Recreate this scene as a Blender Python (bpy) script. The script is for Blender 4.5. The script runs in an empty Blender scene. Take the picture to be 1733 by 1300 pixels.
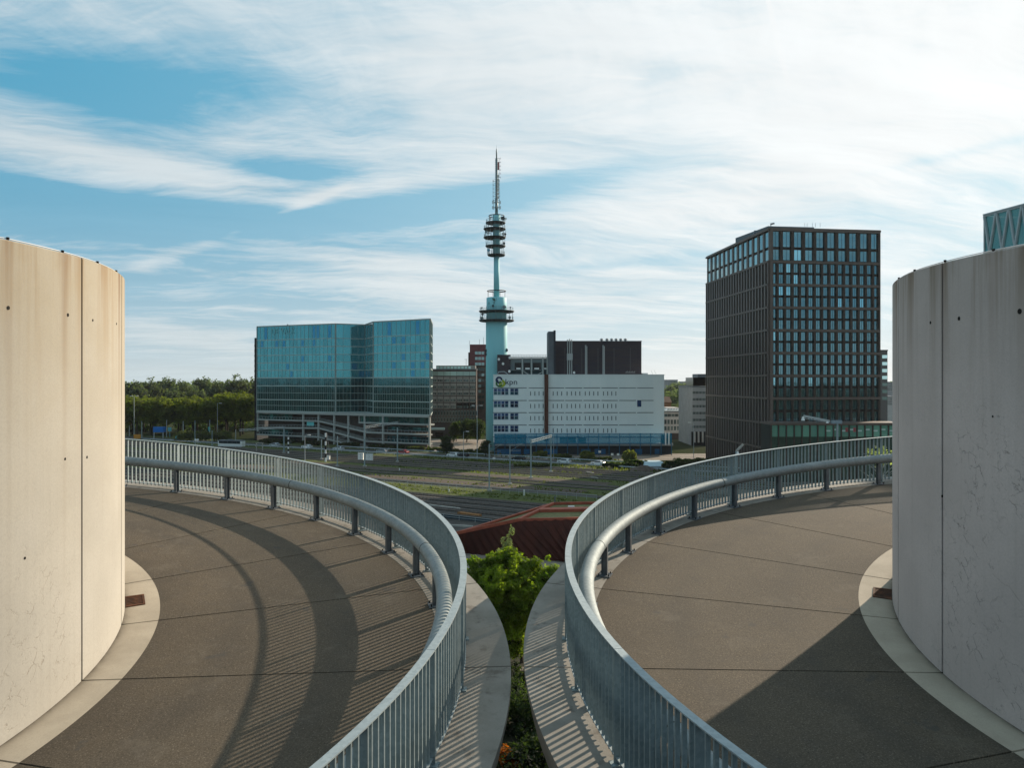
import bpy, math, random
from math import sin, cos, pi, radians, atan2, sqrt, exp
from mathutils import Vector, noise
S = bpy.context.scene
# ---------------------------------------------------------------- camera
F = 1278.19; U0 = 866.5; V0 = 644.0; H = 26.0          # focal length in photo pixels, principal point, eye height
cd = bpy.data.cameras.new('camera'); cam = bpy.data.objects.new('camera', cd)
S.collection.objects.link(cam); S.camera = cam
cd.sensor_width = 36; cd.lens = 36*F/1733; cd.shift_y = -6/1733; cd.clip_start = .1; cd.clip_end = 9000
cam.location = (0, 0, H); cam.rotation_euler = (pi/2, 0, 0)
# ---------------------------------------------------------------- sun and sky
SAZ = radians(44.5); SEL = radians(23)
sdir = Vector((sin(SAZ)*cos(SEL), cos(SAZ)*cos(SEL), sin(SEL)))
sl = bpy.data.lights.new('sun', 'SUN'); sl.energy = 5.0; sl.angle = radians(.5); sl.color = (1, .85, .66)
so = bpy.data.objects.new('sun', sl); S.collection.objects.link(so)
so.rotation_euler = (-sdir).to_track_quat('-Z', 'Y').to_euler(); so.location = (60, 60, 90)
S.view_settings.view_transform = 'Standard'; S.view_settings.look = 'None'
S.view_settings.exposure = 0.5; S.view_settings.gamma = 1

class NT:
    def __init__(s, t): s.t = t; s.n = t.nodes; s.l = t.links
    def new(s, k, **kw):
        n = s.n.new(k)
        for a, b in kw.items(): setattr(n, a, b)
        return n
    def put(s, sock, v):
        if hasattr(v, 'is_output'): s.l.new(v, sock)
        elif isinstance(v, (tuple, list)) and sock.type == 'RGBA' and len(v) == 3: sock.default_value = (*v, 1)
        else: sock.default_value = v
    def m(s, op, a, b=0.0, c=None, clamp=False):
        n = s.new('ShaderNodeMath', operation=op, use_clamp=clamp)
        s.put(n.inputs[0], a); s.put(n.inputs[1], b)
        if c is not None: s.put(n.inputs[2], c)
        return n.outputs[0]
    def mix(s, f, a, b, blend='MIX'):
        n = s.new('ShaderNodeMix', data_type='RGBA', blend_type=blend)
        s.put(n.inputs[0], f); s.put(n.inputs[6], a); s.put(n.inputs[7], b); return n.outputs[2]
    def noise(s, vec, scale=1, detail=4, rough=.55, dist=0, dim='3D'):
        n = s.new('ShaderNodeTexNoise', noise_dimensions=dim)
        s.put(n.inputs['Vector'], vec); s.put(n.inputs['Scale'], scale); s.put(n.inputs['Detail'], detail)
        s.put(n.inputs['Roughness'], rough); s.put(n.inputs['Distortion'], dist); return n.outputs['Fac']
    def sm(s, x, a, b):
        n = s.new('ShaderNodeMapRange', interpolation_type='SMOOTHSTEP')
        s.put(n.inputs['Value'], x); s.put(n.inputs['From Min'], a); s.put(n.inputs['From Max'], b); return n.outputs[0]
    def comb(s, x, y, z=0.0):
        n = s.new('ShaderNodeCombineXYZ'); s.put(n.inputs[0], x); s.put(n.inputs[1], y); s.put(n.inputs[2], z); return n.outputs[0]
    def sep(s, v):
        n = s.new('ShaderNodeSeparateXYZ'); s.put(n.inputs[0], v); return n.outputs

W = bpy.data.worlds.new('World'); S.world = W; W.use_nodes = True
def world():
    q = NT(W.node_tree); q.n.clear()
    out = q.new('ShaderNodeOutputWorld'); bg = q.new('ShaderNodeBackground'); q.l.new(bg.outputs[0], out.inputs[0])
    bg.inputs[1].default_value = .076
    sky = q.new('ShaderNodeTexSky', sky_type='NISHITA'); sky.sun_disc = False
    sky.sun_elevation = SEL; sky.sun_rotation = SAZ; sky.altitude = 10; sky.air_density = 1; sky.dust_density = .6; sky.ozone_density = 2
    tc = q.new('ShaderNodeTexCoord').outputs['Generated']
    x, y, z = q.sep(tc)
    az = q.m('ARCTAN2', x, y); el = q.m('ARCSINE', z)
    zz = q.m('MAXIMUM', z, 0.0)
    den = q.m('ADD', zz, .16)
    px = q.m('DIVIDE', x, den); py = q.m('DIVIDE', y, den)
    # streaks run roughly across the view, tilted a little
    wp = q.new('ShaderNodeTexNoise', noise_dimensions='3D'); q.l.new(q.comb(px, py, 1.7), wp.inputs['Vector']); wp.inputs['Scale'].default_value = .8; wp.inputs['Detail'].default_value = 4
    wx, wy, _w = q.sep(wp.outputs['Color'])
    qx = q.m('ADD', px, q.m('MULTIPLY', q.m('SUBTRACT', wx, .5), .7)); qy = q.m('ADD', py, q.m('MULTIPLY', q.m('SUBTRACT', wy, .5), .7))
    def rot(a): return (q.m('ADD', q.m('MULTIPLY', qx, cos(a)), q.m('MULTIPLY', qy, sin(a))), q.m('SUBTRACT', q.m('MULTIPLY', qy, cos(a)), q.m('MULTIPLY', qx, sin(a))))
    u1, v1 = rot(radians(14)); u2, v2 = rot(radians(62)); u3, v3 = rot(radians(-8))
    n1 = q.noise(q.comb(q.m('MULTIPLY', u1, .6), q.m('MULTIPLY', v1, .9), 4.3), 1.0, 8, .6, .2)
    n2 = q.noise(q.comb(q.m('MULTIPLY', u1, .9), q.m('MULTIPLY', v1, 4.5), 9.1), 1.3, 10, .68, .2)
    n3 = q.noise(q.comb(q.m('MULTIPLY', u2, .8), q.m('MULTIPLY', v2, 4.0), 2.1), 1.6, 9, .68, .25)
    n4 = q.noise(q.comb(q.m('MULTIPLY', u3, 2.0), q.m('MULTIPLY', v3, 9.0), 6.1), 2.4, 8, .7, .3)
    up = q.sm(el, .22, .42)                                  # the crossing wisps only high up
    st = q.m('ADD', q.m('MULTIPLY', n2, q.m('SUBTRACT', 1.0, q.m('MULTIPLY', up, .45))), q.m('MULTIPLY', n3, q.m('MULTIPLY', up, .45)))
    cov = q.m('ADD', q.m('MULTIPLY', q.m('SUBTRACT', n1, .5), 1.5), q.m('MULTIPLY', q.m('SUBTRACT', st, .5), 1.35))
    cov = q.m('ADD', cov, q.m('MULTIPLY', q.m('SUBTRACT', n4, .5), .6))
    cov = q.m('ADD', cov, .50)
    def blob(u, v, su, sv, amp, tilt=0.0):
        a0 = atan2(u-U0, F); e0 = atan2((V0-v)*cos(a0), F)
        da = q.m('SUBTRACT', az, a0); de = q.m('SUBTRACT', el, e0)
        de = q.m('SUBTRACT', de, q.m('MULTIPLY', da, tilt))
        k = q.m('ADD', q.m('POWER', q.m('ABSOLUTE', q.m('DIVIDE', da, su/F)), 2.0), q.m('POWER', q.m('ABSOLUTE', q.m('DIVIDE', de, sv/F)), 2.0))
        return q.m('MULTIPLY', q.m('EXPONENT', q.m('MULTIPLY', k, -1.0)), amp)
    for b in [(90, 340, 200, 32, -.85, -.12), (400, 374, 230, 25, -.85, .0), (650, 357, 140, 19, -.95, .08), (495, 287, 90, 12, -.80, 0), (900, 318, 210, 24, -.65, .18),
              (110, 120, 200, 70, -.46, -.1), (330, 150, 230, 60, -.48, .2), (640, 200, 120, 40, -.18, .1), (240, 480, 300, 14, -.25, 0), (420, 450, 200, 9, -.2, 0),
              (330, 300, 200, 24, .40, -.14), (100, 235, 200, 40, .25, .05), (560, 400, 260, 14, .30, .1), (500, 470, 420, 60, .16, 0), (700, 110, 240, 60, .22, .1), (620, 320, 160, 14, .25, .22),
              (1400, 80, 420, 120, .30, 0), (1400, 300, 380, 40, .34, .14), (1500, 170, 260, 60, .35, .2), (1250, 262, 160, 10, -.1, .12), (1120, 150, 60, 50, -.16, .3), (1000, 450, 260, 10, -.2, .05), (1620, 260, 160, 8, -.3, .1), (1000, 60, 120, 60, .1, 0)]:
        cov = q.m('ADD', cov, blob(*b))
    # contrails: the old wide one on the left and two young thin ones on the right
    def trail(u1, v1, u2, v2, w, amp, wisp=0):
        a1, a2 = atan2(u1-U0, F), atan2(u2-U0, F)
        e1, e2 = atan2((V0-v1)*cos(a1), F), atan2((V0-v2)*cos(a2), F)
        L = sqrt((a2-a1)**2+(e2-e1)**2); tx, ty = (a2-a1)/L, (e2-e1)/L
        da = q.m('SUBTRACT', az, a1); de = q.m('SUBTRACT', el, e1)
        t = q.m('DIVIDE', q.m('ADD', q.m('MULTIPLY', da, tx), q.m('MULTIPLY', de, ty)), L)
        s = q.m('ABSOLUTE', q.m('SUBTRACT', q.m('MULTIPLY', de, tx), q.m('MULTIPLY', da, ty)))
        body = q.m('EXPONENT', q.m('MULTIPLY', q.m('POWER', q.m('DIVIDE', s, w/F), 2.0), -1.0))
        ends = q.m('MULTIPLY', q.sm(t, -.05, .1), q.m('SUBTRACT', 1.0, q.sm(t, .85, 1.1)))
        return q.m('MULTIPLY', q.m('MULTIPLY', body, ends), amp)
    tr = q.m('ADD', trail(210, 462, 560, 326, 13, .26), trail(380, 398, 600, 310, 6, .30))
    cov = q.m('ADD', cov, tr)
    cm = q.m('ADD', q.m('MULTIPLY', q.sm(cov, -.12, .95), .95), .03)
    thin = q.m('ADD', q.m('ADD', trail(1298, -10, 1328, 118, 2.2, .5), trail(1000, 126, 1095, 133, 1.6, .28)), trail(1328, 118, 1334, 145, 2.2, .2))
    # haze veil near the horizon
    hz = q.m('EXPONENT', q.m('MULTIPLY', zz, -8.6))
    cm = q.m('MAXIMUM', cm, q.m('MINIMUM', q.m('MULTIPLY', hz, 1.08), .97))
    cm = q.m('MINIMUM', q.m('ADD', cm, thin), 1.0)
    dot = q.new('ShaderNodeVectorMath', operation='DOT_PRODUCT'); q.l.new(tc, dot.inputs[0]); dot.inputs[1].default_value = sdir
    g = q.m('POWER', q.m('MAXIMUM', q.m('ADD', q.m('MULTIPLY', dot.outputs['Value'], .5), .5), 0.0), 5.5)
    ccol = q.mix(g, (5.6, 6.4, 6.8), (9.2, 9.4, 9.4))
    ccol = q.mix(q.m('MULTIPLY', hz, .55), ccol, q.mix(q.m('MULTIPLY', g, 1.6, clamp=True), (4.5, 5.5, 5.8), (8.9, 8.75, 8.1)))
    fine = q.m('ADD', q.m('MULTIPLY', st, .35), .83)
    ccol = q.mix(1.0, ccol, q.comb(fine, fine, fine), 'MULTIPLY')
    blue = q.mix(.93, q.mix(1.0, sky.outputs[0], (.7, 1.05, 1.1), 'MULTIPLY'), q.mix(q.m('MULTIPLY', g, 1.0, clamp=True), (.15, 3.0, 4.95), (5.0, 7.3, 8.2)))
    col = q.mix(cm, blue, ccol)
    col = q.mix(q.sm(z, -.02, -.0), (1.2, 1.25, 1.15), col)
    q.l.new(col, bg.inputs[0])
world()
S.render.engine = 'CYCLES'
S.cycles.max_bounces = 6; S.cycles.diffuse_bounces = 3; S.cycles.glossy_bounces = 3; S.cycles.transparent_max_bounces = 6

# ---------------------------------------------------------------- helpers
def P(u, v, D): return Vector(((u-U0)*D/F, D, H-(v-V0)*D/F))
def G(u, v, z=0.0):
    D = (H-z)*F/(v-V0); return Vector(((u-U0)*D/F, D, z))
def ZZ(v, D): return H-(v-V0)*D/F
def XX(u, D): return (u-U0)*D/F
COL = S.collection
MATS = {}
def mat(name, col, rough=.7, metal=0.0, var=.0, vs=1.0, bump=0.0, bs=20.0, spec=.2, col2=None, speck=0.0, speckscale=60, attr=None, stretch=None, coat=0, trans=None):
    if name in MATS: return MATS[name]
    M = bpy.data.materials.new(name); M.use_nodes = True; q = NT(M.node_tree); b = q.n['Principled BSDF']
    oc = q.new('ShaderNodeTexCoord').outputs['Object']
    vec = oc
    if stretch:
        mp = q.new('ShaderNodeMapping'); q.l.new(oc, mp.inputs[0]); mp.inputs['Scale'].default_value = stretch; vec = mp.outputs[0]
    c = None
    if var or col2:
        n = q.noise(vec, vs, 6, .6)
        c2 = col2 or tuple(max(0, k*(1-var)) for k in col)
        c = q.mix(q.sm(n, .32, .68), col, c2)
    if speck:
        n = q.noise(oc, speckscale, 2, .6)
        c = q.mix(q.m('MULTIPLY', q.sm(n, .35, .75), speck), c if c is not None else (*col, 1), tuple(min(1, k*2.6+.03) for k in col))
    if attr:
        at = q.new('ShaderNodeAttribute', attribute_name='tone')
        c = q.mix(1.0, c if c is not None else (*col, 1), at.outputs['Color'], 'MULTIPLY')
    if c is not None: q.l.new(c, b.inputs['Base Color'])
    else: b.inputs['Base Color'].default_value = (*col, 1)
    b.inputs['Roughness'].default_value = rough; b.inputs['Metallic'].default_value = metal
    b.inputs['Specular IOR Level'].default_value = spec
    if coat: b.inputs['Coat Weight'].default_value = coat
    if bump:
        n = q.noise(oc, bs, 4, .6); bp = q.new('ShaderNodeBump'); bp.inputs['Strength'].default_value = bump; bp.inputs['Distance'].default_value = .02
        q.l.new(n, bp.inputs['Height']); q.l.new(bp.outputs[0], b.inputs['Normal'])
    if trans:
        tb = q.new('ShaderNodeBsdfTranslucent'); tb.inputs[0].default_value = (*trans, 1)
        if c is not None:
            q.l.new(q.mix(1.0, q.mix(1.0, c, (4, 4, 4), 'MULTIPLY'), trans, 'MULTIPLY'), tb.inputs[0])
        ms = q.new('ShaderNodeMixShader'); ms.inputs[0].default_value = .42
        q.l.new(b.outputs[0], ms.inputs[1]); q.l.new(tb.outputs[0], ms.inputs[2]); q.l.new(ms.outputs[0], q.n['Material Output'].inputs[0])
    MATS[name] = M; return M

class MB:
    def __init__(s): s.v = []; s.f = []; s.mi = []; s.tone = []; s.mat = 0; s.t = None
    def add(s, vs, fs):
        o = len(s.v); s.v += [tuple(p) for p in vs]
        for f in fs: s.f.append(tuple(i+o for i in f)); s.mi.append(s.mat); s.tone.append(s.t)
    def hexa(s, p): s.add(p, [(0, 3, 2, 1), (4, 5, 6, 7), (0, 1, 5, 4), (1, 2, 6, 5), (2, 3, 7, 6), (3, 0, 4, 7)])
    def box(s, x0, x1, y0, y1, z0, z1):
        s.hexa([(x0, y0, z0), (x1, y0, z0), (x1, y1, z0), (x0, y1, z0), (x0, y0, z1), (x1, y0, z1), (x1, y1, z1), (x0, y1, z1)])
    def quad(s, a, b, c, d): s.add([a, b, c, d], [(0, 1, 2, 3)])
    def prism(s, poly, z0, z1):
        n = len(poly); vs = [(p[0], p[1], z0) for p in poly]+[(p[0], p[1], z1) for p in poly]
        s.add(vs, [tuple(reversed(range(n))), tuple(range(n, 2*n))]+[(i, (i+1) % n, (i+1) % n+n, i+n) for i in range(n)])
    def tube(s, pts, r, n=8, cap=True):
        pts = [Vector(p) for p in pts]; rings = []; m = len(pts)
        rs = r if isinstance(r, (list, tuple)) else [r]*m
        up = Vector((0, 0, 1)); o = len(s.v); vs = []
        for i, p in enumerate(pts):
            t = (pts[min(i+1, m-1)]-pts[max(i-1, 0)]).normalized()
            a = t.cross(up if abs(t.z) < .95 else Vector((1, 0, 0))).normalized(); b = a.cross(t).normalized()
            for k in range(n):
                an = 2*pi*k/n; vs.append(p+a*(rs[i]*cos(an))+b*(rs[i]*sin(an)))
        fs = [(i*n+k, i*n+(k+1) % n, (i+1)*n+(k+1) % n, (i+1)*n+k) for i in range(m-1) for k in range(n)]
        if cap: fs += [tuple(reversed(range(n))), tuple(range((m-1)*n, m*n))]
        s.add(vs, fs)
    def beam(s, a, b, w, h=None):
        a, b = Vector(a), Vector(b); h = h or w; t = (b-a).normalized()
        up = Vector((0, 0, 1)) if abs(t.z) < .95 else Vector((0, 1, 0))
        l = t.cross(up).normalized()*(w/2); k = l.cross(t).normalized()*(h/2)
        s.hexa([a-l-k, a+l-k, a+l+k, a-l+k, b-l-k, b+l-k, b+l+k, b-l+k])
    def lathe(s, cx, cy, prof, n=40):
        m = len(prof); vs = [(cx+r*cos(2*pi*k/n), cy+r*sin(2*pi*k/n), z) for r, z in prof for k in range(n)]
        fs = [(i*n+k, i*n+(k+1) % n, (i+1)*n+(k+1) % n, (i+1)*n+k) for i in range(m-1) for k in range(n)]
        s.add(vs, fs+[tuple(reversed(range(n))), tuple(range((m-1)*n, m*n))])
    def build(s, name, mats, parent=None, smooth=False, origin=None):
        me = bpy.data.meshes.new(name)
        o0 = Vector(origin) if origin is not None else None
        if parent is not None and o0 is None: o0 = Vector(parent['_o']) if '_o' in parent else Vector((0, 0, 0))
        if o0 is None: o0 = Vector((0, 0, 0))
        me.from_pydata([(p[0]-o0.x, p[1]-o0.y, p[2]-o0.z) for p in s.v], [], s.f)
        if not isinstance(mats, (list, tuple)): mats = [mats]
        for m in mats: me.materials.append(m)
        if len(mats) > 1: me.polygons.foreach_set('material_index', s.mi)
        if smooth: me.polygons.foreach_set('use_smooth', [True]*len(s.f))
        if any(t is not None for t in s.tone):
            ca = me.color_attributes.new('tone', 'FLOAT_COLOR', 'CORNER'); data = []
            for pl, t in zip(me.polygons, s.tone):
                t = t if t is not None else 1.0
                tt = (t, t, t, 1.0) if not isinstance(t, tuple) else (*t, 1.0)
                data += tt*pl.loop_total
            ca.data.foreach_set('color', data)
        me.update()
        o = bpy.data.objects.new(name, me); COL.objects.link(o)
        if parent is not None: o.parent = parent; o['_o'] = list(o0)
        if parent is None or origin is not None: o.location = o0
        return o
def tag(o, label, cat, group=None, kind=None):
    if label: o['label'] = label
    if cat: o['category'] = cat
    if group: o['group'] = group
    if kind: o['kind'] = kind
    return o
def thing(name, label, cat, loc=(0, 0, 0), group=None):
    o = bpy.data.objects.new(name, None); COL.objects.link(o); o.location = loc; o['_o'] = list(loc); o.empty_display_size = .5
    return tag(o, label, cat, group)
def struct(name, mb, m, smooth=False):
    o = mb.build(name, m, smooth=smooth); o['kind'] = 'structure'; return o
def copy_tree(root, loc, label, group=None, rz=None):
    r = root.copy(); COL.objects.link(r); r.location = loc; r['label'] = label
    if group: r['group'] = group
    if rz is not None: r.rotation_euler.z = rz
    for ch in root.children:
        c = ch.copy(); COL.objects.link(c); c.parent = r
        for g in ch.children:
            d = g.copy(); COL.objects.link(d); d.parent = c
    return r

# ---------------------------------------------------------------- materials
M_asph = None
def special_materials():
    # asphalt of the ramps
    M = bpy.data.materials.new('ramp_asphalt'); M.use_nodes = True; q = NT(M.node_tree); b = q.n['Principled BSDF']; oc_ = q.new('ShaderNodeTexCoord').outputs['Object']; a1_, a2_, a3_ = q.sep(oc_); oc = q.comb(a1_, a2_, 0.0)
    orot = q.comb(q.m('ADD', q.m('MULTIPLY', a1_, .83), q.m('MULTIPLY', a2_, .557)), q.m('SUBTRACT', q.m('MULTIPLY', a2_, .83), q.m('MULTIPLY', a1_, .557)), q.m('MULTIPLY', q.m('ADD', a1_, q.m('MULTIPLY', a2_, .71)), .37))
    big = q.noise(oc, .55, 5, .6); mid = q.noise(oc, 5, 4, .6); fi = q.noise(orot, 52, 4, .8, .35)
    c = q.mix(q.sm(big, .3, .7), (.100, .078, .054), (.076, .060, .043))
    c = q.mix(q.m('MULTIPLY', q.sm(mid, .45, .75), .35), c, (.085, .072, .060))
    c = q.mix(q.sm(fi, .52, .74), c, (.25, .205, .15)); c = q.mix(q.sm(fi, .47, .32), c, (.028, .023, .018))
    x_, y_, z_ = q.sep(oc); rad = q.m('SQRT', q.m('ADD', q.m('MULTIPLY', x_, x_), q.m('MULTIPLY', y_, y_)))
    for rr in (6.15, 7.65):
        lane = q.m('EXPONENT', q.m('MULTIPLY', q.m('POWER', q.m('DIVIDE', q.m('SUBTRACT', rad, rr), .22), 2.0), -1.0))
        c = q.mix(q.m('MULTIPLY', lane, q.m('MULTIPLY', q.noise(oc, 1.1, 4, .6), .42)), c, (.05, .044, .038))
    edge = q.m('EXPONENT', q.m('MULTIPLY', q.m('SUBTRACT', rad, 5.1), -5.0)); edge2 = q.m('EXPONENT', q.m('MULTIPLY', q.m('SUBTRACT', 8.885, rad), -6.0))
    c = q.mix(q.m('MULTIPLY', q.m('ADD', edge, edge2, clamp=True), q.m('MULTIPLY', q.noise(oc, 3, 5, .7), .75)), c, (.045, .038, .03))
    pt = q.noise(oc, .9, 7, .75); c = q.mix(q.m('MULTIPLY', q.sm(pt, .54, .66), .35), c, (.15, .125, .095))
    st = q.noise(oc, 2.1, 3, .6); c = q.mix(q.m('MULTIPLY', q.sm(st, .66, .72), .6), c, (.06, .055, .05))
    q.l.new(c, b.inputs['Base Color']); b.inputs['Roughness'].default_value = .88; b.inputs['Specular IOR Level'].default_value = .25
    bp = q.new('ShaderNodeBump'); bp.inputs['Strength'].default_value = .5; bp.inputs['Distance'].default_value = .004; q.l.new(fi, bp.inputs['Height']); q.l.new(bp.outputs[0], b.inputs['Normal'])
    MATS['asph'] = M
    # drum concrete, one per side (joint and clip angles mirror; sun and shade are worked into the tints)
    for side, clip0, tint in (('left', -.217, (.45, .43, .39)), ('right', -.197, (.56, .485, .455))):
        M = bpy.data.materials.new('drum_concrete_'+side); M.use_nodes = True; q = NT(M.node_tree); b = q.n['Principled BSDF']; oc = q.new('ShaderNodeTexCoord').outputs['Object']
        x, y, z = q.sep(oc); sg = 1.0 if side == 'left' else -1.0
        an = q.m('ARCTAN2', y, q.m('MULTIPLY', x, sg)); arc = q.m('MULTIPLY', an, 4.639)
        uv = q.comb(arc, z, 0.0)
        top = ZT[side]
        dz = q.m('SUBTRACT', top, z); L_ = side == 'left'
        n = q.noise(uv, .7, 6, .6); c = q.mix(q.sm(n, .3, .7), tint, tuple(k*.86 for k in tint))
        wash = q.m('MULTIPLY', q.m('EXPONENT', q.m('MULTIPLY', dz, -.42 if L_ else -1.1)), q.m('ADD', q.m('MULTIPLY', q.noise(uv, 1.1, 4, .6), 1.1), .25), clamp=True)
        c = q.mix(q.m('MULTIPLY', wash, .95 if L_ else .55), c, (.34, .28, .185) if L_ else (.27, .24, .20))
        sk = q.noise(q.comb(q.m('MULTIPLY', arc, 14.0), q.m('MULTIPLY', z, .30), 0.0), 1, 5, .6)
        c = q.mix(q.m('MULTIPLY', q.sm(sk, .5, .78), .16), c, (.30, .27, .22))
        fade = q.m('EXPONENT', q.m('MULTIPLY', dz, -1.3))
        run = q.noise(q.comb(q.m('MULTIPLY', arc, 3.2), q.m('MULTIPLY', z, .12), 7.0), 1, 5, .65)
        c = q.mix(q.m('MULTIPLY', q.m('MULTIPLY', q.sm(run, .45, .62), fade), .9), c, (.27, .185, .10) if L_ else (.20, .15, .10))
        ph = q.m('FRACT', q.m('ADD', q.m('DIVIDE', q.m('SUBTRACT', an, clip0), .1745), 40.5))
        wv = q.m('MULTIPLY', q.m('SUBTRACT', q.noise(q.comb(q.m('MULTIPLY', arc, .4), q.m('MULTIPLY', z, .8), 2.0), 1, 3, .6), .5), .05)
        dd = q.m('MULTIPLY', q.m('ABSOLUTE', q.m('ADD', wv, q.m('SUBTRACT', ph, .47))), .1745*4.639)
        wob = q.noise(q.comb(q.m('MULTIPLY', arc, .9), 0.0, 0.0), 1, 1, .5)
        wid = q.m('ADD', q.m('MULTIPLY', q.m('EXPONENT', q.m('MULTIPLY', dz, -.8)), .05), .025)
        ln = q.m('EXPONENT', q.m('MULTIPLY', q.m('POWER', q.m('DIVIDE', dd, wid), 2.0), -1.0))
        f2 = q.m('EXPONENT', q.m('MULTIPLY', dz, -.7))
        c = q.mix(q.m('MULTIPLY', q.m('MULTIPLY', ln, f2), q.m('ADD', q.m('MULTIPLY', q.sm(wob, .42, .6), .85), .12)), c, (.17, .095, .045))
        # map cracking
        dn = q.noise(uv, 3.0, 5, .65); du = q.m('MULTIPLY', q.m('SUBTRACT', dn, .5), .55)
        v = q.new('ShaderNodeTexVoronoi', feature='DISTANCE_TO_EDGE', voronoi_dimensions='2D'); v.inputs['Scale'].default_value = 7.0
        q.l.new(q.comb(q.m('ADD', arc, du), q.m('ADD', q.m('MULTIPLY', z, .8), q.m('MULTIPLY', du, .8)), 0.0), v.inputs['Vector'])
        mk = q.noise(uv, .9, 2, .5); mk2 = q.noise(uv, 5, 3, .6)
        low = q.sm(z, top-2.2, top-5.2) if L_ else q.sm(z, top-.9, top-2.0)
        side_m = q.sm(an, .05, -.12) if L_ else q.sm(an, .06, -.1)
        msk = q.m('MULTIPLY', q.m('MULTIPLY', q.sm(mk, .42, .60), q.sm(mk2, .42, .60)), q.m('MULTIPLY', low, q.m('ADD', q.m('MULTIPLY', side_m, .75), .25)))
        cr = q.m('MULTIPLY', q.m('SUBTRACT', 1.0, q.sm(v.outputs['Distance'], .0, .06)), msk)
        c = q.mix(q.m('MULTIPLY', cr, .5 if L_ else .5), c, (.15, .11, .065) if L_ else (.05, .042, .035))
        fi = q.noise(oc, 45, 3, .7); c = q.mix(q.m('MULTIPLY', q.sm(fi, .35, .75), .26), c, tuple(k*.55 for k in tint))
        q.l.new(c, b.inputs['Base Color']); b.inputs['Roughness'].default_value = .85; b.inputs['Specular IOR Level'].default_value = .3
        hgt = q.m('SUBTRACT', q.m('MULTIPLY', fi, .3), cr)
        bp = q.new('ShaderNodeBump'); bp.inputs['Strength'].default_value = .35; bp.inputs['Distance'].default_value = .01; q.l.new(hgt, bp.inputs['Height']); q.l.new(bp.outputs[0], b.inputs['Normal'])
        MATS['drum_'+side] = M
    # kerb and apron concrete
    M = bpy.data.materials.new('apron_concrete'); M.use_nodes = True; q = NT(M.node_tree); b = q.n['Principled BSDF']; oc_ = q.new('ShaderNodeTexCoord').outputs['Object']; a1_, a2_, a3_ = q.sep(oc_); oc = q.comb(a1_, a2_, q.m('MULTIPLY', a3_, .05))
    n = q.noise(oc, 1.2, 6, .65); c = q.mix(q.sm(n, .32, .7), (.27, .25, .22), (.19, .175, .15))
    n2 = q.noise(oc, 3.4, 7, .72); c = q.mix(q.m('MULTIPLY', q.sm(n2, .52, .68), .7), c, (.085, .07, .055))
    n3 = q.noise(oc, 60, 3, .7); c = q.mix(q.m('MULTIPLY', q.sm(n3, .4, .75), .25), c, (.12, .10, .085))
    q.l.new(c, b.inputs['Base Color']); b.inputs['Roughness'].default_value = .85
    bp = q.new('ShaderNodeBump'); bp.inputs['Strength'].default_value = .3; bp.inputs['Distance'].default_value = .006; q.l.new(n3, bp.inputs['Height']); q.l.new(bp.outputs[0], b.inputs['Normal'])
    MATS['apron'] = M
    M2 = bpy.data.materials.new('kerb_concrete'); M2.use_nodes = True; q = NT(M2.node_tree); b = q.n['Principled BSDF']; oc = q.new('ShaderNodeTexCoord').outputs['Object']
    x, y, z = q.sep(oc); rad = q.m('SQRT', q.m('ADD', q.m('MULTIPLY', x, x), q.m('MULTIPLY', y, y)))
    n = q.noise(oc, 1.6, 6, .65); c = q.mix(q.sm(n, .3, .7), (.44, .375, .29), (.35, .295, .225))
    dirt = q.m('MULTIPLY', q.m('EXPONENT', q.m('MULTIPLY', q.m('SUBTRACT', rad, 4.64), -14.0)), q.m('ADD', q.noise(oc, 6, 4, .6), .35), clamp=True)
    c = q.mix(dirt, c, (.07, .055, .035)); n3 = q.noise(oc, 60, 3, .7); c = q.mix(q.m('MULTIPLY', q.sm(n3, .4, .75), .2), c, (.14, .12, .095))
    q.l.new(c, b.inputs['Base Color']); b.inputs['Roughness'].default_value = .85; MATS['kerb'] = M2
    # galvanised steel
    M = bpy.data.materials.new('galvanised_steel'); M.use_nodes = True; q = NT(M.node_tree); b = q.n['Principled BSDF']; oc = q.new('ShaderNodeTexCoord').outputs['Object']
    v = q.new('ShaderNodeTexVoronoi'); v.inputs['Scale'].default_value = 28; q.l.new(oc, v.inputs['Vector'])
    r, g_, bb = q.sep(v.outputs['Color']); n = q.noise(oc, 3, 5, .6); n2 = q.noise(oc, 40, 3, .6)
    c = q.mix(q.m('MULTIPLY', r, .6), (.27, .32, .34), (.38, .44, .46)); c = q.mix(q.m('MULTIPLY', q.sm(n, .45, .75), .4), c, (.33, .38, .39))
    q.l.new(c, b.inputs['Base Color']); b.inputs['Metallic'].default_value = .4
    q.l.new(q.m('ADD', q.m('MULTIPLY', n2, .2), .62), b.inputs['Roughness'])
    MATS['galv'] = M
    M2 = M.copy(); M2.name = 'dull_galvanised'; MATS['galv2'] = M2
    M3 = M.copy(); M3.name = 'dark_galvanised_tube'; MATS['galv3'] = M3  # darker copy of the steel for the tube
    for nd in M3.node_tree.nodes:
        if nd.type == 'MIX' and nd.inputs[6].default_value[0] > .2 and not nd.inputs[6].is_linked: nd.inputs[6].default_value = (.19, .225, .235, 1); nd.inputs[7].default_value = (.28, .32, .33, 1)
    for nd in M2.node_tree.nodes:
        if nd.type == 'MIX' and nd.inputs[6].default_value[0] > .2 and not nd.inputs[6].is_linked: nd.inputs[6].default_value = (.20, .255, .27, 1); nd.inputs[7].default_value = (.30, .36, .38, 1)
        elif nd.type == 'MIX': nd.inputs[7].default_value = (.16, .20, .21, 1)

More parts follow.
